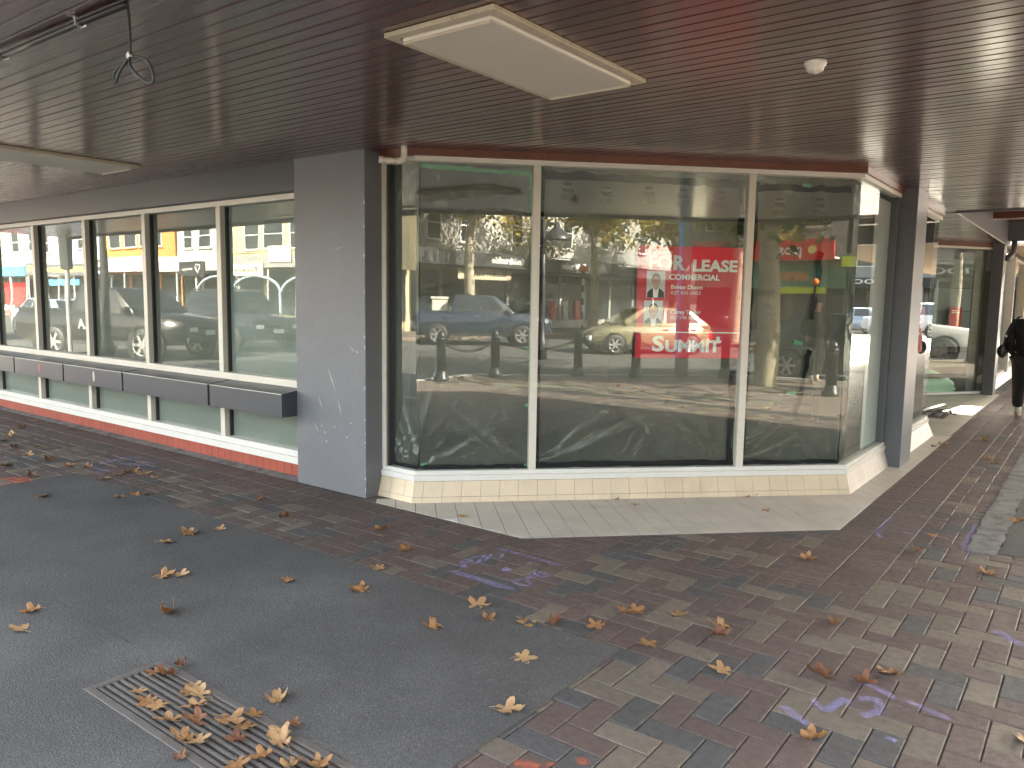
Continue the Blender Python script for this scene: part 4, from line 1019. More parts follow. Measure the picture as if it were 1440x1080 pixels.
# ================================================================== STREET FURNITURE
BOL = [(2.6, -2.9 + 1.3), (4.03, -1.40), (5.45, -.30), (6.05, .75), (7.4, 2.15), (5.6, 4.8), (7.3, 7.5)]
def make_bollard():
    o = empty('bollard')
    MB().lathe([(.15, 0), (.15, .06), (.125, .09), (.12, .16), (.10, .19), (.095, .2)], 18).build('base', 'black_metal', o, smooth=True)
    MB().lathe([(.095, .2), (.09, .78), (.1, .79), (.1, .83), (.085, .84)], 18).build('shaft', 'black_metal', o, smooth=True)
    MB().lathe([(.085, .84), (.083, .88), (.065, .93), (.035, .96), (.005, .97)], 18).build('cap', 'black_metal', o, smooth=True)
    return o
b0 = make_bollard()
for i, (x, y) in enumerate(BOL):
    o = b0 if i == 0 else copy_tree(b0)
    o.location = (x, y, -.012); tag(o, 'black cast iron bollard of the chained row at the corner' if i < 5 else 'black bollard standing apart under the street trees', 'bollard', 'black bollards on the corner')
for (a, b) in zip(BOL[:5], BOL[1:5]):
    A, B = Vector((*a, .76)), Vector((*b, .76)); L = (B - A).length; n = max(10, int(L / .055)); mb = MB()
    for k in range(n):
        t = (k + .5) / n; p = A + (B - A) * t; p.z -= .22 * 4 * t * (1 - t)
        d = (B - A).normalized(); d.z = -.22 * 4 * (1 - 2 * t) / L; d.normalize(); q = Vector((0, 0, 1)) if k % 2 else d.cross(Vector((0, 0, 1)))
        q = (q - d * q.dot(d)).normalized()
        ring = [p + d * (.042 * math.cos(a_)) + q * (.026 * math.sin(a_)) for a_ in [2 * math.pi * j / 8 for j in range(9)]]
        mb.tube(ring, .010, 5, cap=False)
    mb.build('chain', 'black_metal', kind=None, label='black iron chain slung between two corner bollards', cat='chain', group='chains of the bollard row')

def lamp_post(loc, label, h=5.2, arm=(1.6, 0), shade=.42):
    o = empty('street_lamp', loc, label=label, cat='street lamp')
    MB().lathe([(.16, 0), (.16, .5), (.11, .6), (.09, 1.0), (.07, h * .6), (.06, h)], 14).build('post', 'black_metal', o, smooth=True)
    MB().tube(spline([(0, 0, h - .4), (arm[0] * .4, arm[1] * .4, h - .1), (arm[0], arm[1], h - .15)], 6), .035, 8).build('arm', 'black_metal', o, smooth=True)
    x, y = arm
    MB().lathe([(.05, h - .05), (.09, h - .2), (shade * .75, h - .42), (shade, h - .55), (shade * .98, h - .57)], 18, c=(x, y, 0)).build('lamp_shade', 'black_metal', o, smooth=True)
    MB().lathe([(.16, h - .56), (.14, h - .68), (.05, h - .72)], 14, c=(x, y, 0)).build('bulb_cover', 'lamp_clear', o, smooth=True)
    return o
lamp_post((9.75, -4.25, -.13), 'black street lamp with a bell shade in the middle of the crossing', 3.95, (.22, .30))
lamp_post((-17.3, .25, 0), 'black street lamp with a bell shade by the left street kerb', 4.7, (-1.6, -.6))
lamp_post((10.2, 8.4, 0), 'black street lamp with a pale arm on the main street kerb', 4.4, (-.9, .3))
# poles at the corner
o = empty('pole', (6.75, 1.45, -.012), label='thick grey service pole with a blue poster beside the street tree', cat='pole')
MB().lathe([(.14, 0), (.13, 5.5)], 16).build('shaft', 'wall_pale', o, smooth=True)
MB().add([(.145 * math.cos(a), .145 * math.sin(a), z) for z in (.4, 4.6) for a in [math.pi * (1.0 + .09 * k) for k in range(6)]], [(k, k + 1, k + 7, k + 6) for k in range(5)]).build('poster', 'blue_banner', o)
o = empty('crossing_pole', (24.5, -12.1, 0), label='black and white striped crossing pole with an orange disc', cat='pole')
for k in range(9): MB().lathe([(.06, k * .33), (.06, k * .33 + .329)], 10).build('band', 'sign_white' if k % 2 else 'black_metal', o)
MB().lathe([(.16, 2.97), (.25, 3.1), (.16, 3.25)], 14).build('disc', 'orange_plastic', o, smooth=True)
o = empty('crossing_pole', (19.7, .4, 0), label='crossing pole with an orange globe in front of the green shop', cat='pole')
MB().lathe([(.05, 0), (.05, 2.2)], 10).build('shaft', 'black_metal', o); MB().lathe([(.03, 2.2), (.09, 2.25), (.13, 2.33), (.09, 2.41), (.03, 2.45)], 14).build('globe', 'orange_plastic', o, smooth=True)
o = empty('sign_post', (-19.2, .3, 0), label='grey post with a rectangular box sign by the left street lamp', cat='post')
MB().lathe([(.05, 0), (.05, 3.2)], 10).build('shaft', 'wall_pale', o); MB().box((-.2, -.06, 2.1), (.2, .06, 3.1)).build('box', 'black_metal', o)

# ================================================================== VEHICLES
def wheel_mesh(r, w_):
    t = MB().lathe([(r * .66, -w_ / 2), (r * .93, -w_ / 2), (r, -w_ * .32), (r, w_ * .32), (r * .93, w_ / 2), (r * .66, w_ / 2)], 24, axis='y', cap=False).mesh('tyre', 'black_rubber', True)
    mb = MB().lathe([(r * .62, -w_ * .47), (r * .67, -w_ * .5), (r * .67, w_ * .5), (r * .62, w_ * .47), (r * .6, w_ * .3)], 24, axis='y', cap=False)
    for k in range(6):
        for side in (-1, 1):
            a = k * math.pi / 3; d = Vector((math.cos(a), 0, math.sin(a))); q = Vector((-d.z, 0, d.x)); y = side * w_ * .44
            mb.add([d * r * .08 + q * r * .1 + Vector((0, y, 0)), d * r * .08 - q * r * .1 + Vector((0, y, 0)), d * r * .63 - q * r * .085 + Vector((0, y, 0)), d * r * .63 + q * r * .085 + Vector((0, y, 0))], [(0, 1, 2, 3)])
    mb.lathe([(r * .16, -w_ * .46), (r * .16, w_ * .46)], 10, axis='y')
    rim = mb.mesh('rim', 'rim_alloy'); dk = MB().lathe([(r * .6, -w_ * .3), (r * .6, w_ * .3)], 20, axis='y').mesh('hub', 'pit_black')
    return t, rim, dk
def vehicle(name, label, loc, rz, L, W, body, cabin, paintm, wb, r, ride=.2, tray=None, group='vehicles on the streets', rails=False, grille='black_metal', text=None):
    """body: [(x, ztop, halfwidth factor)] front(+x) to rear; cabin: (x windscreen foot, x roof front, x roof rear, x rear foot, z belt, z roof)"""
    o = empty(name, loc, rz, label=label, cat='car' if name != 'pickup_truck' else 'truck', group=group)
    hw = W / 2; mb = MB(); vs = []; n = 10
    for x, zt, f in body:
        w_ = hw * f; zb = ride + (.12 if abs(x) > L * .46 else 0)
        half = [(w_ * .90, zb), (w_ * .985, zb + .12), (w_, zb + (zt - zb) * .55), (w_ * .965, zt - .07), (w_ * .87, zt)]
        vs += [(x, -a, z) for a, z in half] + [(x, a, z) for a, z in half[::-1]]
    fs = [(i * n + k, i * n + (k + 1) % n, (i + 1) * n + (k + 1) % n, (i + 1) * n + k) for i in range(len(body) - 1) for k in range(n)]
    fs += [tuple(range(n - 1, -1, -1)), tuple((len(body) - 1) * n + k for k in range(n))]
    mb.add(vs, fs); bd = mb.build('body', paintm, o, smooth=True)
    es = bd.modifiers.new('es', 'EDGE_SPLIT'); es.split_angle = rad(48)
    xa, xb, xc, xd, zb, zr = cabin
    wl, wt = hw * .92, hw * .76
    B = [(xa, -wl, zb), (xa, wl, zb), (xd, wl, zb), (xd, -wl, zb)]; T_ = [(xb, -wt, zr - .02), (xb, wt, zr - .02), (xc, wt, zr - .02), (xc, -wt, zr - .02)]
    B0 = [(p[0], p[1], zb - .14) for p in B]
    xm = (xb + xc) / 2
    cab = MB().add(B0 + B + T_, [(3, 2, 1, 0), (0, 1, 5, 4), (1, 2, 6, 5), (2, 3, 7, 6), (3, 0, 4, 7), (4, 5, 9, 8), (5, 6, 10, 9), (6, 7, 11, 10), (7, 4, 8, 11), (8, 9, 10, 11)]).build('cabin', paintm, o, smooth=True, bevel=.07)
    cab.modifiers['bevel'].segments = 3
    def patch(P, u0, u1, v0, v1, nm, mat, off=.012, par=None):
        P = [Vector(p) for p in P]
        f = lambda u, v: (P[0] * (1 - u) + P[1] * u) * (1 - v) + (P[3] * (1 - u) + P[2] * u) * v
        nn = (P[1] - P[0]).cross(P[3] - P[0]).normalized() * off
        q = [f(u0, v0) + nn, f(u1, v0) + nn, f(u1, v1) + nn, f(u0, v1) + nn]
        return MB().add(q, [(0, 1, 2, 3)]).build(nm, mat, par or o)
    patch([B[0], B[1], T_[1], T_[0]], .07, .93, .06, .9, 'windscreen', 'car_glass', .014)
    patch([B[2], B[3], T_[3], T_[2]], .1, .9, .12, .86, 'rear_window', 'car_glass', .014)
    for P in ([B[1], B[2], T_[2], T_[1]], [B[3], B[0], T_[0], T_[3]]):
        lft = P[0] == B[1]
        for u0, u1 in ((.13, .48), (.52, .90)) if lft else ((.10, .48), (.52, .87)):
            patch(P, u0, u1, .1, .88, 'side_window', 'car_glass', .012)
    t, rim, dk = wheel_mesh(r, .22)
    for sx in (1, -1):
        for sy in (1, -1):
            wc = link('wheel', t, o, (sx * wb / 2, sy * (hw - .13), r)); link('rim', rim, wc); link('hub', dk, wc)
            MB().lathe([(r * 1.17, -.02), (r * 1.17, .02)], 24, c=(sx * wb / 2, sy * (hw - .012), r), axis='y').build('wheel_arch', 'pit_black', o)
            wcc = wc; wc.location.y = sy * (hw - .075)
    xf, xr_ = body[0][0], body[-1][0]; zf = body[0][1]
    for sy in (1, -1):
        MB().box((xf - .25, sy * hw * .62 - .16, zf - .2), (xf + .005, sy * hw * .62 + .16, zf - .03)).build('headlight', 'lamp_clear', o, bevel=.04)
        MB().box((xr_ - .004, sy * hw * .76 - .09, body[-1][1] - .32), (xr_ + .16, sy * hw * .76 + .12, body[-1][1] - .03)).build('tail_light', 'lamp_red', o, bevel=.03)
        MB().box((xa - .32, sy * (hw * .93) - .09, zb - .02), (xa - .18, sy * (hw * .93) + .09 + .06 * sy, zb + .14)).build('mirror', paintm, o, bevel=.03)
        for x in (xm + .05, xm - .95): MB().box((x - .1, sy * (hw * 1.0) - .012, zb - .16), (x + .1, sy * (hw * 1.0) + .012, zb - .125)).build('door_handle', 'steel' if paintm != 'paint_black' else 'black_metal', o)
        MB().box((-wb / 2 + r * 1.2, sy * hw * .965 - .02, ride - .015), (wb / 2 - r * 1.2, sy * hw * .965 + .02, ride + .1)).build('sill', 'black_rubber', o)
    MB().box((xf - .06, -hw * .45, zf - .22), (xf + .015, hw * .45, zf - .06)).build('grille', grille, o, bevel=.01)
    MB().box((xf - .05, -hw * .8, ride + .1), (xf + .02, hw * .8, ride + .24)).build('bumper', 'black_rubber', o, bevel=.02)
    MB().box((xr_ - .02, -hw * .8, ride + .1), (xr_ + .05, hw * .8, ride + .24)).build('bumper', 'black_rubber', o, bevel=.02)
    for xx in (xf + .021, xr_ - .026): MB().box((min(xx, xx + .004), -.18, ride + .28), (max(xx, xx + .004), .18, ride + .4)).build('number_plate', 'plate_white', o)
    if tray:
        a, b = tray
        MB().box((b, -hw * .80, zb - .06), (a, hw * .80, zb - .005 + .012)).build('tray_floor', 'pit_black', o)
        for sy in (1, -1): MB().box((b, sy * hw * .87 - .05, zb - .06), (a, sy * hw * .87 + .05, zb + .06)).build('tray_rail', paintm, o, bevel=.02)
        MB().box((b - .04, -hw * .85, zb - .06), (b + .03, hw * .85, zb + .06)).build('tailgate', paintm, o, bevel=.02)
    if rails:
        for sy in (1, -1): MB().tube([(xb - .1, sy * wt * .95, zr + .02), (xc + .1, sy * wt * .95, zr + .02)], .025, 6).build('roof_rail', 'black_metal', o)
    if text:
        for sy in (1, -1): lettering(text, .34, 'wall_pale', o, (xm - .2, sy * (hw + .012), zb - .32), (math.pi / 2, 0, math.pi if sy > 0 else 0), bold=.01)
    return o
UTE = [(2.62, .92, .80), (2.5, 1.06, .9), (1.9, 1.16, .98), (1.1, 1.22, 1.0), (-.6, 1.22, 1), (-2.3, 1.2, 1), (-2.62, 1.18, .96)]
UTEC = (1.28, .55, -.88, -1.06, 1.21, 1.86)
HATCH = [(2.1, .62, .70), (1.98, .74, .86), (1.4, .90, .97), (.95, .95, 1), (-.4, .97, 1), (-1.6, 1.0, .97), (-2.02, .98, .86), (-2.1, .8, .8)]
HATCHC = (1.2, .30, -1.25, -1.98, .96, 1.52)
SUV = [(2.4, .88, .82), (2.3, 1.02, .94), (1.5, 1.12, .99), (.95, 1.16, 1), (-1.0, 1.16, 1), (-2.2, 1.16, .97), (-2.4, 1.1, .9)]
SUVC = (1.1, .5, -1.85, -2.28, 1.15, 1.84)
SED = [(2.35, .62, .75), (2.2, .76, .9), (1.3, .9, .98), (.8, .95, 1), (-1.2, .98, 1), (-2.1, .98, .95), (-2.35, .9, .85)]
SEDC = (1.05, .35, -.85, -1.6, .95, 1.45)
RD = -.13
u1 = vehicle('pickup_truck', 'dusty blue grey double cab pickup with a white box in its tray', (14.0, -10.1, RD), rad(47), 5.25, 1.86, UTE, UTEC, 'paint_blue_grey', 3.08, .39, .36, (-1.05, -2.55))
o = empty('tray_box', (14.0, -10.1, RD + 1.16), rad(47), label='cream plastic box standing in the tray of the blue pickup', cat='box')
MB().box((-1.75, -.3, 0), (-1.15, .3, .5)).build('tub', 'box_white', o, bevel=.04); MB().box((-1.79, -.34, .5), (-1.11, .34, .6)).build('lid', 'box_white', o, bevel=.03)
vehicle('hatchback_car', 'pale gold hatchback turning through the crossing', (14.7, -3.6, RD), rad(40 + 180), 4.2, 1.7, HATCH, HATCHC, 'paint_gold', 2.6, .32, .2)
vehicle('hatchback_car', 'black hatchback parked by the kerb beyond the street trees', (10.0, 4.2, RD), rad(90), 4.2, 1.75, HATCH, HATCHC, 'paint_black', 2.6, .33, .2)
vehicle('sedan_car', 'dark sedan parked across the main street by the green shop', (18.9, 2.2, RD), rad(90), 4.7, 1.8, SED, SEDC, 'paint_dark', 2.7, .33, .2)
vehicle('sedan_car', 'second dark sedan across the main street with a blue sheen', (19.0, 7.6, RD), rad(90), 4.7, 1.8, SED, SEDC, 'paint_dark', 2.7, .33, .2)
vehicle('suv_car', 'white four wheel drive with dark tyres parked by the main street kerb', (9.6, 16.5, RD), rad(90), 4.8, 1.9, SUV, SUVC, 'paint_white', 2.8, .38, .3, rails=True)
vehicle('hatchback_car', 'pale blue hatchback on the far lane of the main street', (14.5, 27, RD), rad(90), 4.2, 1.7, HATCH, HATCHC, 'paint_silver_blue', 2.6, .32, .2)
vehicle('suv_car', 'dark luxury four wheel drive heading along the left street', (-22.0, -6.1, RD), rad(3), 4.9, 1.95, SUV, SUVC, 'paint_dark', 2.9, .39, .3, rails=True)
vehicle('pickup_truck', 'black double cab pickup with lettering on its door', (-21.0, -1.95, RD), rad(-19), 5.25, 1.9, UTE, UTEC, 'paint_black', 3.1, .41, .38, (-1.05, -2.55), text='ALA')
vehicle('sedan_car', 'silver blue sedan behind the black pickup', (-33.0, -5.5, RD), 0, 4.8, 1.85, SED, SEDC, 'paint_silver_blue', 2.8, .34, .2)
vehicle('suv_car', 'dark four wheel drive at the end of the left street queue', (-32.6, -1.6, RD), 0, 4.8, 1.9, SUV, SUVC, 'paint_dark', 2.8, .38, .3)

# ================================================================== TREES
def tree(loc, label, h, tr, crown_c, crown_r, nleaf, crownm, seed, limbs=6, leaf_s=.17, barkm='bark'):
    r = random.Random(seed)
    o = empty('street_tree', loc, label=label, cat='tree', group='plane trees along the streets')
    top = h * .55
    MB().tube(spline([(0, 0, -.1), (r.uniform(-.04, .04), r.uniform(-.04, .04), top * .3), (r.uniform(-.12, .12), r.uniform(-.12, .12), top * .65), (0, 0, top)], 5), [tr * 1.35] + [tr * (1.12 - .35 * k / 15) for k in range(15)], 14).build('trunk', barkm, o, smooth=True)
    tips = []
    for k in range(limbs):
        a = 2 * math.pi * k / limbs + r.uniform(-.3, .3); R_ = crown_r[0] * r.uniform(.5, .9); z0 = top * r.uniform(.7, 1)
        e = Vector((math.cos(a) * R_, math.sin(a) * R_, crown_c + r.uniform(-.2, .6) * crown_r[1]))
        P = spline([(0, 0, z0), (e.x * .35, e.y * .35, z0 + (e.z - z0) * .55), tuple(e)], 5)
        MB().tube(P, [tr * .5 * (1 - .85 * i / (len(P) - 1)) for i in range(len(P))], 7).build('limb', barkm, o, smooth=True); tips += P[4:]
    mb = MB(); clumps = [Vector((0, 0, crown_c)) + Vector((r.gauss(0, .5) * crown_r[0], r.gauss(0, .5) * crown_r[0], r.gauss(0, .42) * crown_r[1])) for _ in range(34)] + tips
    for _ in range(nleaf):
        c_ = r.choice(clumps); p = c_ + Vector((r.gauss(0, .36), r.gauss(0, .36), r.gauss(0, .28)))
        s = leaf_s * r.uniform(.6, 1.2); a = Vector((r.gauss(0, 1), r.gauss(0, 1), r.gauss(0, 1))).normalized(); b = a.orthogonal().normalized(); c2 = a.cross(b)
        mb.add([p + b * s * .6, p + c2 * s * .5, p - b * s * .6, p - c2 * s * .5], [(0, 1, 2, 3)])
    mb.build('crown', crownm, o)
    return o
tree((6.45, 3.35, 0), 'plane tree with a smooth pale trunk on the corner', 7.2, .20, 5.2, (2.9, 1.9), 5000, 'crown_green', 1, leaf_s=.2)
tree((7.2, 8.6, 0), 'broad trunked plane tree beside the black bollard', 7.8, .30, 5.6, (3.2, 2.0), 6000, 'crown_green', 2, leaf_s=.2)
tree((24.2, -11.3, 0), 'plane tree with a mottled leaning trunk in front of the white shop', 9, .25, 6.2, (4.2, 2.0), 9000, 'crown_yellow', 3, barkm='bark_far')
tree((16.5, -12.6, 0), 'yellowing plane tree behind the bell shaded lamp', 9, .22, 6.6, (4.0, 2.0), 9000, 'crown_yellow', 4, barkm='bark_far')
tree((31.5, -10.6, 0), 'plane tree added to shade the pale gabled shop', 9, .24, 6.4, (4.0, 2.0), 9000, 'crown_yellow', 9, barkm='bark_far')  # added tree, its crown dims the over-bright facade
tree((21.6, -3.2, 0), 'plane tree in front of the red signed shop', 8.5, .24, 5.6, (3.4, 1.7), 8000, 'crown_yellow', 5, barkm='bark_far')
tree((7.2, 18.5, 0), 'mottled plane tree further up the main street', 9, .30, 6.0, (2.8, 1.8), 2200, 'crown_green', 6)
tree((21.5, 24, 0), 'bare limbed plane tree across the main street near the pale shops', 9, .22, 6.2, (2.4, 1.5), 700, 'crown_yellow', 7, barkm='bark_far')
tree((19.3, -19.5 + 40, 0), 'slim plane tree across the main street', 8, .2, 6.0, (2.2, 1.3), 900, 'crown_yellow', 8, barkm='bark_far')

# ================================================================== BUILDINGS ACROSS THE STREETS
def building(label, loc, rz, wd, h, wallm, wins, awning=None, shop_items=(), depth=8, posts=True, parapet=True):
    """local: facade along +x from 0..wd at y=0, facing -y"""
    o = empty('shop_building', loc, rz, label=label, cat='building', group='shops across the streets')
    zb = awning[0] if awning else 2.9
    MB().box((0, 0, zb - .1), (wd, depth, h)).build('upper_wall', wallm, o)
    MB().box((0, .5, -.1), (wd, depth, zb - .11)).build('shopfront', 'shop_dark', o)
    if parapet:
        MB().box((-.05, -.12, h), (wd + .05, .3, h + .18)).build('cornice', wallm, o); MB().box((-.02, -.06, zb + 1.0 - .12), (wd + .02, -.001, zb + 1.0)).build('string_course', wallm, o)
    for (x, z0, z1, w_) in wins:
        f = MB()
        for a, b in (((x - w_ / 2 - .07, z0 - .07), (x + w_ / 2 + .07, z0)), ((x - w_ / 2 - .07, z1), (x + w_ / 2 + .07, z1 + .07)), ((x - w_ / 2 - .07, z0), (x - w_ / 2, z1)), ((x + w_ / 2, z0), (x + w_ / 2 + .07, z1)), ((x - w_ / 2, (z0 + z1) / 2 - .025), (x + w_ / 2, (z0 + z1) / 2 + .025))):
            f.box((a[0], -.06, a[1]), (b[0], -.002, b[1]))
        wi = f.build('window', 'window_frame_white', o); MB().box((x - w_ / 2, -.02, z0), (x + w_ / 2, -.0015, z1)).build('pane', 'window_glass', wi)
        MB().box((x - w_ / 2 - .12, -.12, z0 - .13), (x + w_ / 2 + .12, -.002, z0 - .071)).build('sill', wallm, wi)
    n = max(1, round(wd / 2.6))
    for i in range(n):
        a, b = wd * i / n + .12, wd * (i + 1) / n - .12
        MB().box((a, .44, .45), (b, .48, 2.45)).build('shop_window', 'window_glass', o); MB().box((a - .1, .40, 0), (b + .1, .49, .44)).build('stall_riser', wallm, o)
        MB().box((a - .22, .38, 0), (a, .495, zb - .12)).build('shop_pilaster', wallm, o)
    if awning:
        z0, z1, am, out = awning
        MB().box((.02, -out, z0 + .05), (wd - .02, -.003, z0 + .12)).build('awning_soffit', 'awning_white' if am != 'awning_dark' else 'shop_dark', o)
        MB().box((.0, -out - .08, z0), (wd, -out - .001, z1)).build('awning_fascia', am, o)
        if posts:
            for i in range(n + 1): MB().lathe([(.06, 0), (.06, z0 - .01)], 10, c=(min(wd - .1, max(.1, wd * i / n)), -out + .1, 0)).build('awning_post', 'wall_white', o)
    return o
def fascia_sign(o, x0, x1, z0, z1, y, mat, txt=None, tm='sign_white', size=None, bold=.006):
    s = MB().box((x0, y - .05, z0), (x1, y, z1)).build('sign_board', mat, o)
    if txt: lettering(txt, (size or (z1 - z0) * .85), tm, s, ((x0 + x1) / 2, y - .056, (z0 + z1) / 2), bold=bold, width=(x1 - x0) * .82)
PI = math.pi
# south side, east of the crossing (facing +Y): local x = locx - X
b = building('grey stucco shop with a long dark awning lettered in white', (20.6, -15.3, 0), PI, 7.6, 7.6, 'wall_grey', [(1.25, 4.2, 5.6, .85), (3.5, 4.2, 5.6, .85), (5.6, 4.2, 5.6, .85)], (2.98, 3.6, 'awning_dark', 1.7), posts=False)
lettering('flo&frankie', .42, 'sign_white', b, (.4, -1.80, 3.3), bold=.008, width=2.4)
fascia_sign(b, -.5, 3.2, 2.42, 2.92, -1.2, 'wall_tan', 'flo&frankie', 'sign_black', .3)
b = building('white stucco shop dappled with tree shadows under the dark awning', (30.4, -15.3, 0), PI, 9.8, 7.6, 'wall_white', [(7.2, 4.4, 6.0, .8), (4.9, 4.4, 6.0, .8), (2.6, 4.4, 6.0, .8)], (2.98, 3.6, 'awning_dark', 1.7), posts=False)
lettering('flo&frankie', .42, 'sign_white', b, (4.6, -1.80, 3.3), bold=.008, width=2.3)
for x in (2.0, 3.2, 4.4, 5.6): 
    MB().box((x, -.6, .5), (x + .45, -.4, 1.5)).build('clothes_rack', RND.choice(['wall_white', 'paint_red', 'wall_pale']), b)
b = building('pale gabled shop with a dark shopfront beside the white shop', (42, -15.3, 0), PI, 11.55, 8.2, 'wall_pale', [(10.2, 4.6, 6.2, .8), (8.2, 4.6, 6.2, .8), (5.5, 4.6, 6.2, .8)], (2.9, 3.5, 'awning_dark', 1.6), posts=False)
# south side, west part, opposite the left windows: local x = locx - X
YS = -17.2
b = building('cream bakery with arches and tall windows', (-26.0, YS, 0), PI, 12.9, 7.4, 'wall_cream', [(7.0, 4.05, 5.5, 1.2), (9.0, 4.05, 5.5, 1.6), (10.9, 4.05, 5.5, 1.2), (4.5, 4.05, 5.5, 1.4), (2, 4.05, 5.5, 1.2)], (2.95, 3.6, 'wall_pale', 1.4))
fascia_sign(b, 7.8, 12.4, 2.55, 3.15, -1.5, 'sign_cream', 'Bakery Cafe', 'sign_black', .42, .002)
fascia_sign(b, 5.6, 7.4, 3.2, 4.0, -1.52, 'sign_cream')
for x in (4.4, 8.6, 12.8):
    P = [(x - 2.05 + 2.05 * (1 - math.cos(t)), -1.45, 1.7 + .85 * math.sin(t)) for t in [math.pi * k / 14 for k in range(15)]]
    MB().tube(P, .07, 6).build('arch', 'wall_blue', b, smooth=True)
    MB().tube([(x - 2.05, -1.45, 0), (x - 2.05, -1.45, 1.7)], .07, 8).build('arch_post', 'wall_blue', b)
b = building('white shop with a black heart sign next to the bakery', (-39.0, YS, 0), PI, 6.6, 7.2, 'wall_white', [(1.4, 4.3, 5.6, 1.1), (3.4, 4.3, 5.6, 1.1), (5.3, 4.3, 5.6, 1.0)], (2.85, 3.7, 'awning_white', 1.4))
fascia_sign(b, 1.0, 3.7, 2.58, 3.36, -1.5, 'sign_black')
hb = MB(); hp = [(.16 * (16 * math.sin(t) ** 3) / 16, .16 * (13 * math.cos(t) - 5 * math.cos(2 * t) - 2 * math.cos(3 * t) - math.cos(4 * t)) / 16) for t in [2 * math.pi * k / 26 for k in range(27)]]
hb.tube([(1.65 + u * 1.5, -1.57, 3.0 + v * 1.6) for u, v in hp], .022, 5); hb.build('heart_mark', 'sign_white', b)
lettering('the boutique', .2, 'sign_white', b, (2.75, -1.56, 2.95), bold=.003, width=1.1)
b = building('orange painted shop with white sash windows', (-45.8, YS, 0), PI, 7.6, 7.6, 'wall_orange', [(2.2, 4.5, 6.2, 1.5), (4.2, 4.5, 6.2, 1.5), (6.2, 4.5, 6.2, 1.3)], (2.85, 3.75, 'awning_white', 1.4))
fascia_sign(b, 4.6, 7.4, 2.98, 3.6, -1.5, 'sign_black', 'ESPLANADE', 'sign_white', .42)
b = building('pale blue shop with a grey and yellow souvenir fascia', (-53.6, YS, 0), PI, 8.0, 7.0, 'wall_blue', [(1.5, 4.7, 5.9, 1.1), (4.2, 4.7, 5.9, 1.1), (6.6, 4.7, 5.9, 1.1)], (2.7, 3.5, 'column_paint', 1.4))
lettering('SOUVENIRS-SHEEPSKIN-GIFTS', .5, 'text_yellow', b, (3.9, -1.50, 3.1), bold=.01, width=7.4)
fascia_sign(b, 1.8, 6.6, 2.05, 2.45, -1.3, 'sign_blue')
b = building('white shop with a cyan fascia at the end of the row', (-61.8, YS, 0), PI, 9, 7.0, 'wall_white', [(2, 4.5, 5.9, 1.2), (5, 4.5, 5.9, 1.2)], (2.6, 3.3, 'sign_cyan', 1.4))
fascia_sign(b, 3.0, 7.0, .4, 2.2, -.2, 'sign_bright_red')
b = building('tan shop closing the left street', (-71, YS, 0), PI, 14, 7.4, 'wall_tan', [(3, 4.5, 5.9, 1.2), (7, 4.5, 5.9, 1.2), (11, 4.5, 5.9, 1.2)], (2.7, 3.4, 'awning_white', 1.4))
# east side of the main street (facing -X): local x = locy - Y
XE = 24.2; RZE = -PI / 2
b = building('green glazed shop under a wide red sign', (XE, 0.2, 0), RZE, 6.4, 7.2, 'wall_pale', [(1.2, 4.7, 6.0, 1.0), (3.4, 4.7, 6.0, 1.0), (5.3, 4.7, 6.0, 1.0)], (3.25, 4.05, 'sign_bright_red', 1.6), posts=False)
MB().box((0, .2, 2.2), (6.4, .38, 3.2)).build('glass_band', 'green_glass', b)
lettering('postie', .6, 'sign_white', b, (2.0, -1.70, 3.65), bold=.012, width=1.6); MB().lathe([(.16, -.01), (.16, .01)], 14, c=(.8, -1.70, 3.65), axis='y').build('round_mark', 'text_yellow', b)
fascia_sign(b, .4, 2.4, 1.95, 2.2, -1.0, 'sign_lime'); fascia_sign(b, 1.1, 2.2, 2.45, 2.8, -1.0, 'wall_orange')
b = building('grey shop with a lime sign across the main street', (XE, 9.4, 0), RZE, 9, 7.4, 'wall_grey', [(2, 4.6, 6, 1.1), (4.5, 4.6, 6, 1.1), (7, 4.6, 6, 1.1)], (2.9, 3.45, 'column_paint', 1.6), posts=False)
MB().box((4, .2, 2.0), (9, .38, 2.8)).build('glass_band', 'green_glass', b); fascia_sign(b, 7.4, 8.9, 2.95, 3.35, -1.72, 'sign_lime'); fascia_sign(b, 6.0, 8.6, 2.1, 2.4, -1.0, 'sign_lime'); fascia_sign(b, 3.2, 5.0, 2.1, 2.4, -1.0, 'wall_orange')
b = building('white two storey shop with a black lettered fascia', (XE, 26, 0), RZE, 16.4, 7.6, 'wall_white', [(2, 4.4, 6, 1.1), (5, 4.4, 6, 1.1), (8, 4.4, 6, 1.1), (11, 4.4, 6, 1.1), (14, 4.4, 6, 1.1)], (2.85, 3.45, 'sign_black', 1.6))
lettering('BACIOCO', .4, 'sign_white', b, (4.5, -1.7, 3.15), bold=.006, width=4); lettering('BACIOCO', .4, 'sign_white', b, (11.5, -1.7, 3.15), bold=.006, width=4)
b = building('cream shop further up the main street', (XE, 46, 0), RZE, 19.8, 7.6, 'wall_cream', [(2 + 3 * i, 4.4, 6, 1.1) for i in range(6)], (2.85, 3.45, 'awning_white', 1.6))
b = building('long pale shop closing the view up the main street', (-6, 62, 0), 0, 36, 8, 'wall_pale', [(2 + 3 * i, 4.4, 6, 1.2) for i in range(11)], (2.85, 3.5, 'sign_black', 1.6))
lettering('BACIOCO', .45, 'sign_white', b, (16, -1.7, 3.2), bold=.006, width=4)
b = building('grey neighbour shop beyond the corner shop row', (-1.65, 30.2, 0), PI / 2, 31, 6.5, 'wall_grey', [(2 + 3 * i, 4.4, 5.8, 1.2) for i in range(9)], None)
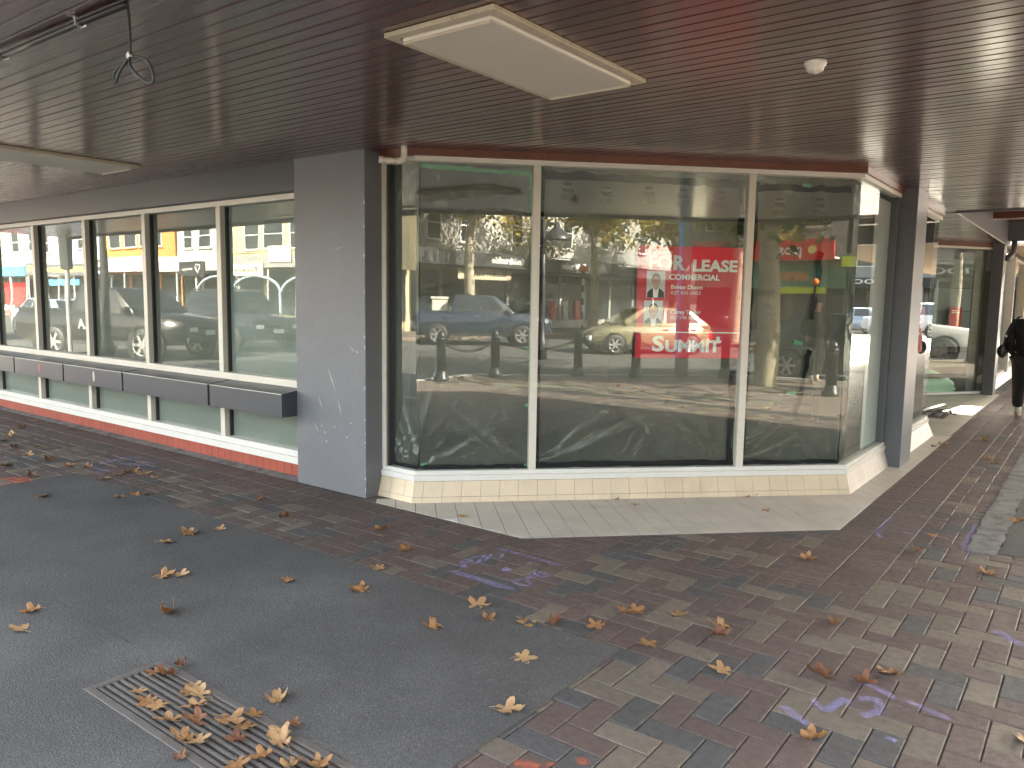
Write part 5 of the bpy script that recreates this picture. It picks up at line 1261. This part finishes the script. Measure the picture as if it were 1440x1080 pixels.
vehicle('hatchback_car', 'pale blue hatchback crossing the far end of the main street', (9, 50, RD), 0, 4.2, 1.7, HATCH, HATCHC, 'paint_silver_blue', 2.6, .32, .2)
vehicle('suv_car', 'white four wheel drive at the far end of the main street', (4.8, 46, RD), rad(10), 4.8, 1.9, SUV, SUVC, 'paint_white', 2.8, .38, .3)
# cafe seating by the bakery
for i, (x, y) in enumerate(((-31.5, -14.4), (-32.8, -14.2))):
    o = empty('cafe_chair', (x, y, 0), RND.uniform(0, 6), label='white cafe chair on the footpath by the bakery', cat='chair', group='white cafe chairs')
    MB().box((-.2, -.2, .43), (.2, .2, .46)).build('seat', 'chair_white', o, bevel=.01); MB().box((-.2, .18, .47), (.2, .21, .85)).build('backrest', 'chair_white', o, bevel=.01)
    for a in (-1, 1):
        for c_ in (-1, 1): MB().tube([(a * .18, c_ * .18, .43), (a * .21, c_ * .21, 0)], .014, 6).build('leg', 'steel', o)

# ================================================================== PEOPLE
def skin_obj(name, joints, edges, mat, parent, root=0, sub=2):
    me = bpy.data.meshes.new(name); me.from_pydata([j[0] for j in joints], edges, []); me.materials.append(MAT[mat])
    o = bpy.data.objects.new(name, me); COL.objects.link(o); o.parent = parent
    md = o.modifiers.new('skin', 'SKIN'); md.use_smooth_shade = True
    for v, jt in zip(me.skin_vertices[0].data, joints):
        v.radius = jt[1] if isinstance(jt[1], tuple) else (jt[1], jt[1]); v.use_root = False
    me.skin_vertices[0].data[root].use_root = True
    ss = o.modifiers.new('sub', 'SUBSURF'); ss.levels = sub; ss.render_levels = sub
    return o

def person(loc, rz, label, bag=False, top='cloth_black', legs='cloth_black'):
    o = empty('person', loc, rz, label=label, cat='person')
    # faces local +y; mid stride, left foot ahead
    J = [((0, 0, .93), .13), ((0, 0, 1.10), .125), ((0, 0, 1.30), .13), ((0, .01, 1.40), .06), ((0, .015, 1.47), .05), ((0, .03, 1.55), (.072, .085)), ((0, .02, 1.62), (.07, .082)),
         ((-.17, 0, 1.35), .06), ((-.23, -.02, 1.10), .045), ((-.20, .10, .90), .032), ((-.19, .14, .83), (.02, .04)),
         ((.17, 0, 1.35), .06), ((.23, -.08, 1.10), .045), ((.24, -.10, .86), .032), ((.24, -.09, .78), (.02, .04)),
         ((-.09, .0, .86), .085), ((-.10, .12, .47), .055), ((-.10, .16, .09), .038), ((-.10, .26, .035), .035),
         ((.09, .0, .86), .085), ((.10, -.02, .47), .055), ((.10, -.22, .12), .038), ((.10, -.15, .04), .035)]
    E_ = [(0, 1), (1, 2), (2, 3), (3, 4), (4, 5), (5, 6), (2, 7), (7, 8), (8, 9), (9, 10), (2, 11), (11, 12), (12, 13), (13, 14), (0, 15), (15, 16), (16, 17), (17, 18), (0, 19), (19, 20), (20, 21), (21, 22)]
    skin_obj('body', J, E_, 'skin', o)
    C1 = [((0, 0, .86), (.20, .17)), ((0, 0, 1.06), (.19, .165)), ((0, 0, 1.28), (.185, .15)), ((0, 0, 1.40), .07), ((-.19, 0, 1.345), .085), ((-.26, -.03, 1.10), .078), ((-.21, .09, .92), .06), ((.19, 0, 1.345), .085), ((.26, -.09, 1.10), .078), ((.25, -.11, .88), .06)]
    skin_obj('top', C1, [(0, 1), (1, 2), (2, 3), (2, 4), (4, 5), (5, 6), (2, 7), (7, 8), (8, 9)], top, o)
    C2 = [((0, 0, .93), (.17, .15)), ((-.1, .01, .84), .125), ((-.105, .115, .47), .095), ((-.105, .155, .13), .075), ((.1, 0, .84), .125), ((.105, -.02, .47), .095), ((.105, -.205, .16), .075)]
    skin_obj('trousers', C2, [(0, 1), (1, 2), (2, 3), (0, 4), (4, 5), (5, 6)], legs, o)
    hr = [((0, -.035, 1.50), (.075, .06)), ((0, -.03, 1.58), (.092, .085)), ((0, .0, 1.645), (.085, .085))]
    skin_obj('hair', hr, [(0, 1), (1, 2)], 'hair_dark', o, 1)
    for x, y, t in ((-.10, .17, 0), (.10, -.20, .35)):
        h = MB()
        for yy, w2, z1 in ((-.06, .035, .07), (0, .042, .09), (.08, .045, .06), (.16, .04, .04), (.2, .02, .025)): pass
        pr_ = [(-.065, .033, .075), (-.02, .038, .085), (.06, .043, .065), (.14, .042, .045), (.195, .022, .03)]
        vs = []
        for yy, w2, z1 in pr_: vs += [(x - w2, y + yy, .002 + t * max(0, .14 - yy) * .3), (x + w2, y + yy, .002 + t * max(0, .14 - yy) * .3), (x + w2 * .8, y + yy, z1 + t * max(0, .14 - yy) * .3), (x - w2 * .8, y + yy, z1 + t * max(0, .14 - yy) * .3)]
        h.add(vs, [(4 * i + k, 4 * i + (k + 1) % 4, 4 * i + 4 + (k + 1) % 4, 4 * i + 4 + k) for i in range(4) for k in range(4)] + [(3, 2, 1, 0), (16, 17, 18, 19)])
        sh = h.build('shoe', 'shoe_tan', o, smooth=True); sh.modifiers.new('s', 'SUBSURF').levels = 1
        MB().tube([(x, y - .012, .06), (x, y - .014, .16)], .042, 10).build('sock', 'sock_white', o, smooth=True)
    return o
person((-.80, 13.2, 0), rad(-3), 'person in loose black clothes walking away past the shop entry')
o = empty('shoulder_bag', (-.80, 13.2, 0), rad(-3), label='black leather bag hanging from the shoulder of the person in black', cat='bag')
bb = MB(); prof = [(-.14, .82, .03), (-.15, .90, .075), (-.12, 1.0, .08), (-.06, 1.06, .05)]
vs = []
for k in range(7):
    t = k / 6; y = -.17 + .34 * t; f = math.sin(math.pi * (.12 + .76 * t))
    vs += [(-.33 - .085 * f, y, .93), (-.33 - .06 * f, y, 1.03 - .02 * f), (-.32, y, 1.07), (-.30 + .04 * f, y, 1.03), (-.30 + .05 * f, y, .93), (-.30, y, .84 + .03 * (1 - f)), (-.34, y, .84 + .03 * (1 - f))]
bb.add(vs, [(7 * i + k, 7 * i + (k + 1) % 7, 7 * i + 7 + (k + 1) % 7, 7 * i + 7 + k) for i in range(6) for k in range(7)] + [tuple(range(6, -1, -1)), tuple(range(42, 49))])
q = bb.build('pouch', 'leather_black', o, smooth=True); q.modifiers.new('s', 'SUBSURF').levels = 2
for y in (-.1, .1): MB().tube(spline([(-.31, y, 1.05), (-.28, y * .9, 1.18), (-.21, y * .8, 1.34), (-.17, y * .5, 1.43), (-.14, 0, 1.45)], 5), .009, 6).build('strap', 'leather_black', o, smooth=True)
MB().lathe([(.018, -.006), (.018, .006)], 10, c=(-.285, -.105, 1.17), axis='y').build('ring', 'steel', o)
person((7.75, 3.9, 0), rad(60), 'person in dark clothes walking behind the pale trunked corner tree')
person((-31.9, -13.9, 0), rad(20), 'person in an olive top by the white bakery chairs', top='bark', legs='cloth_black')
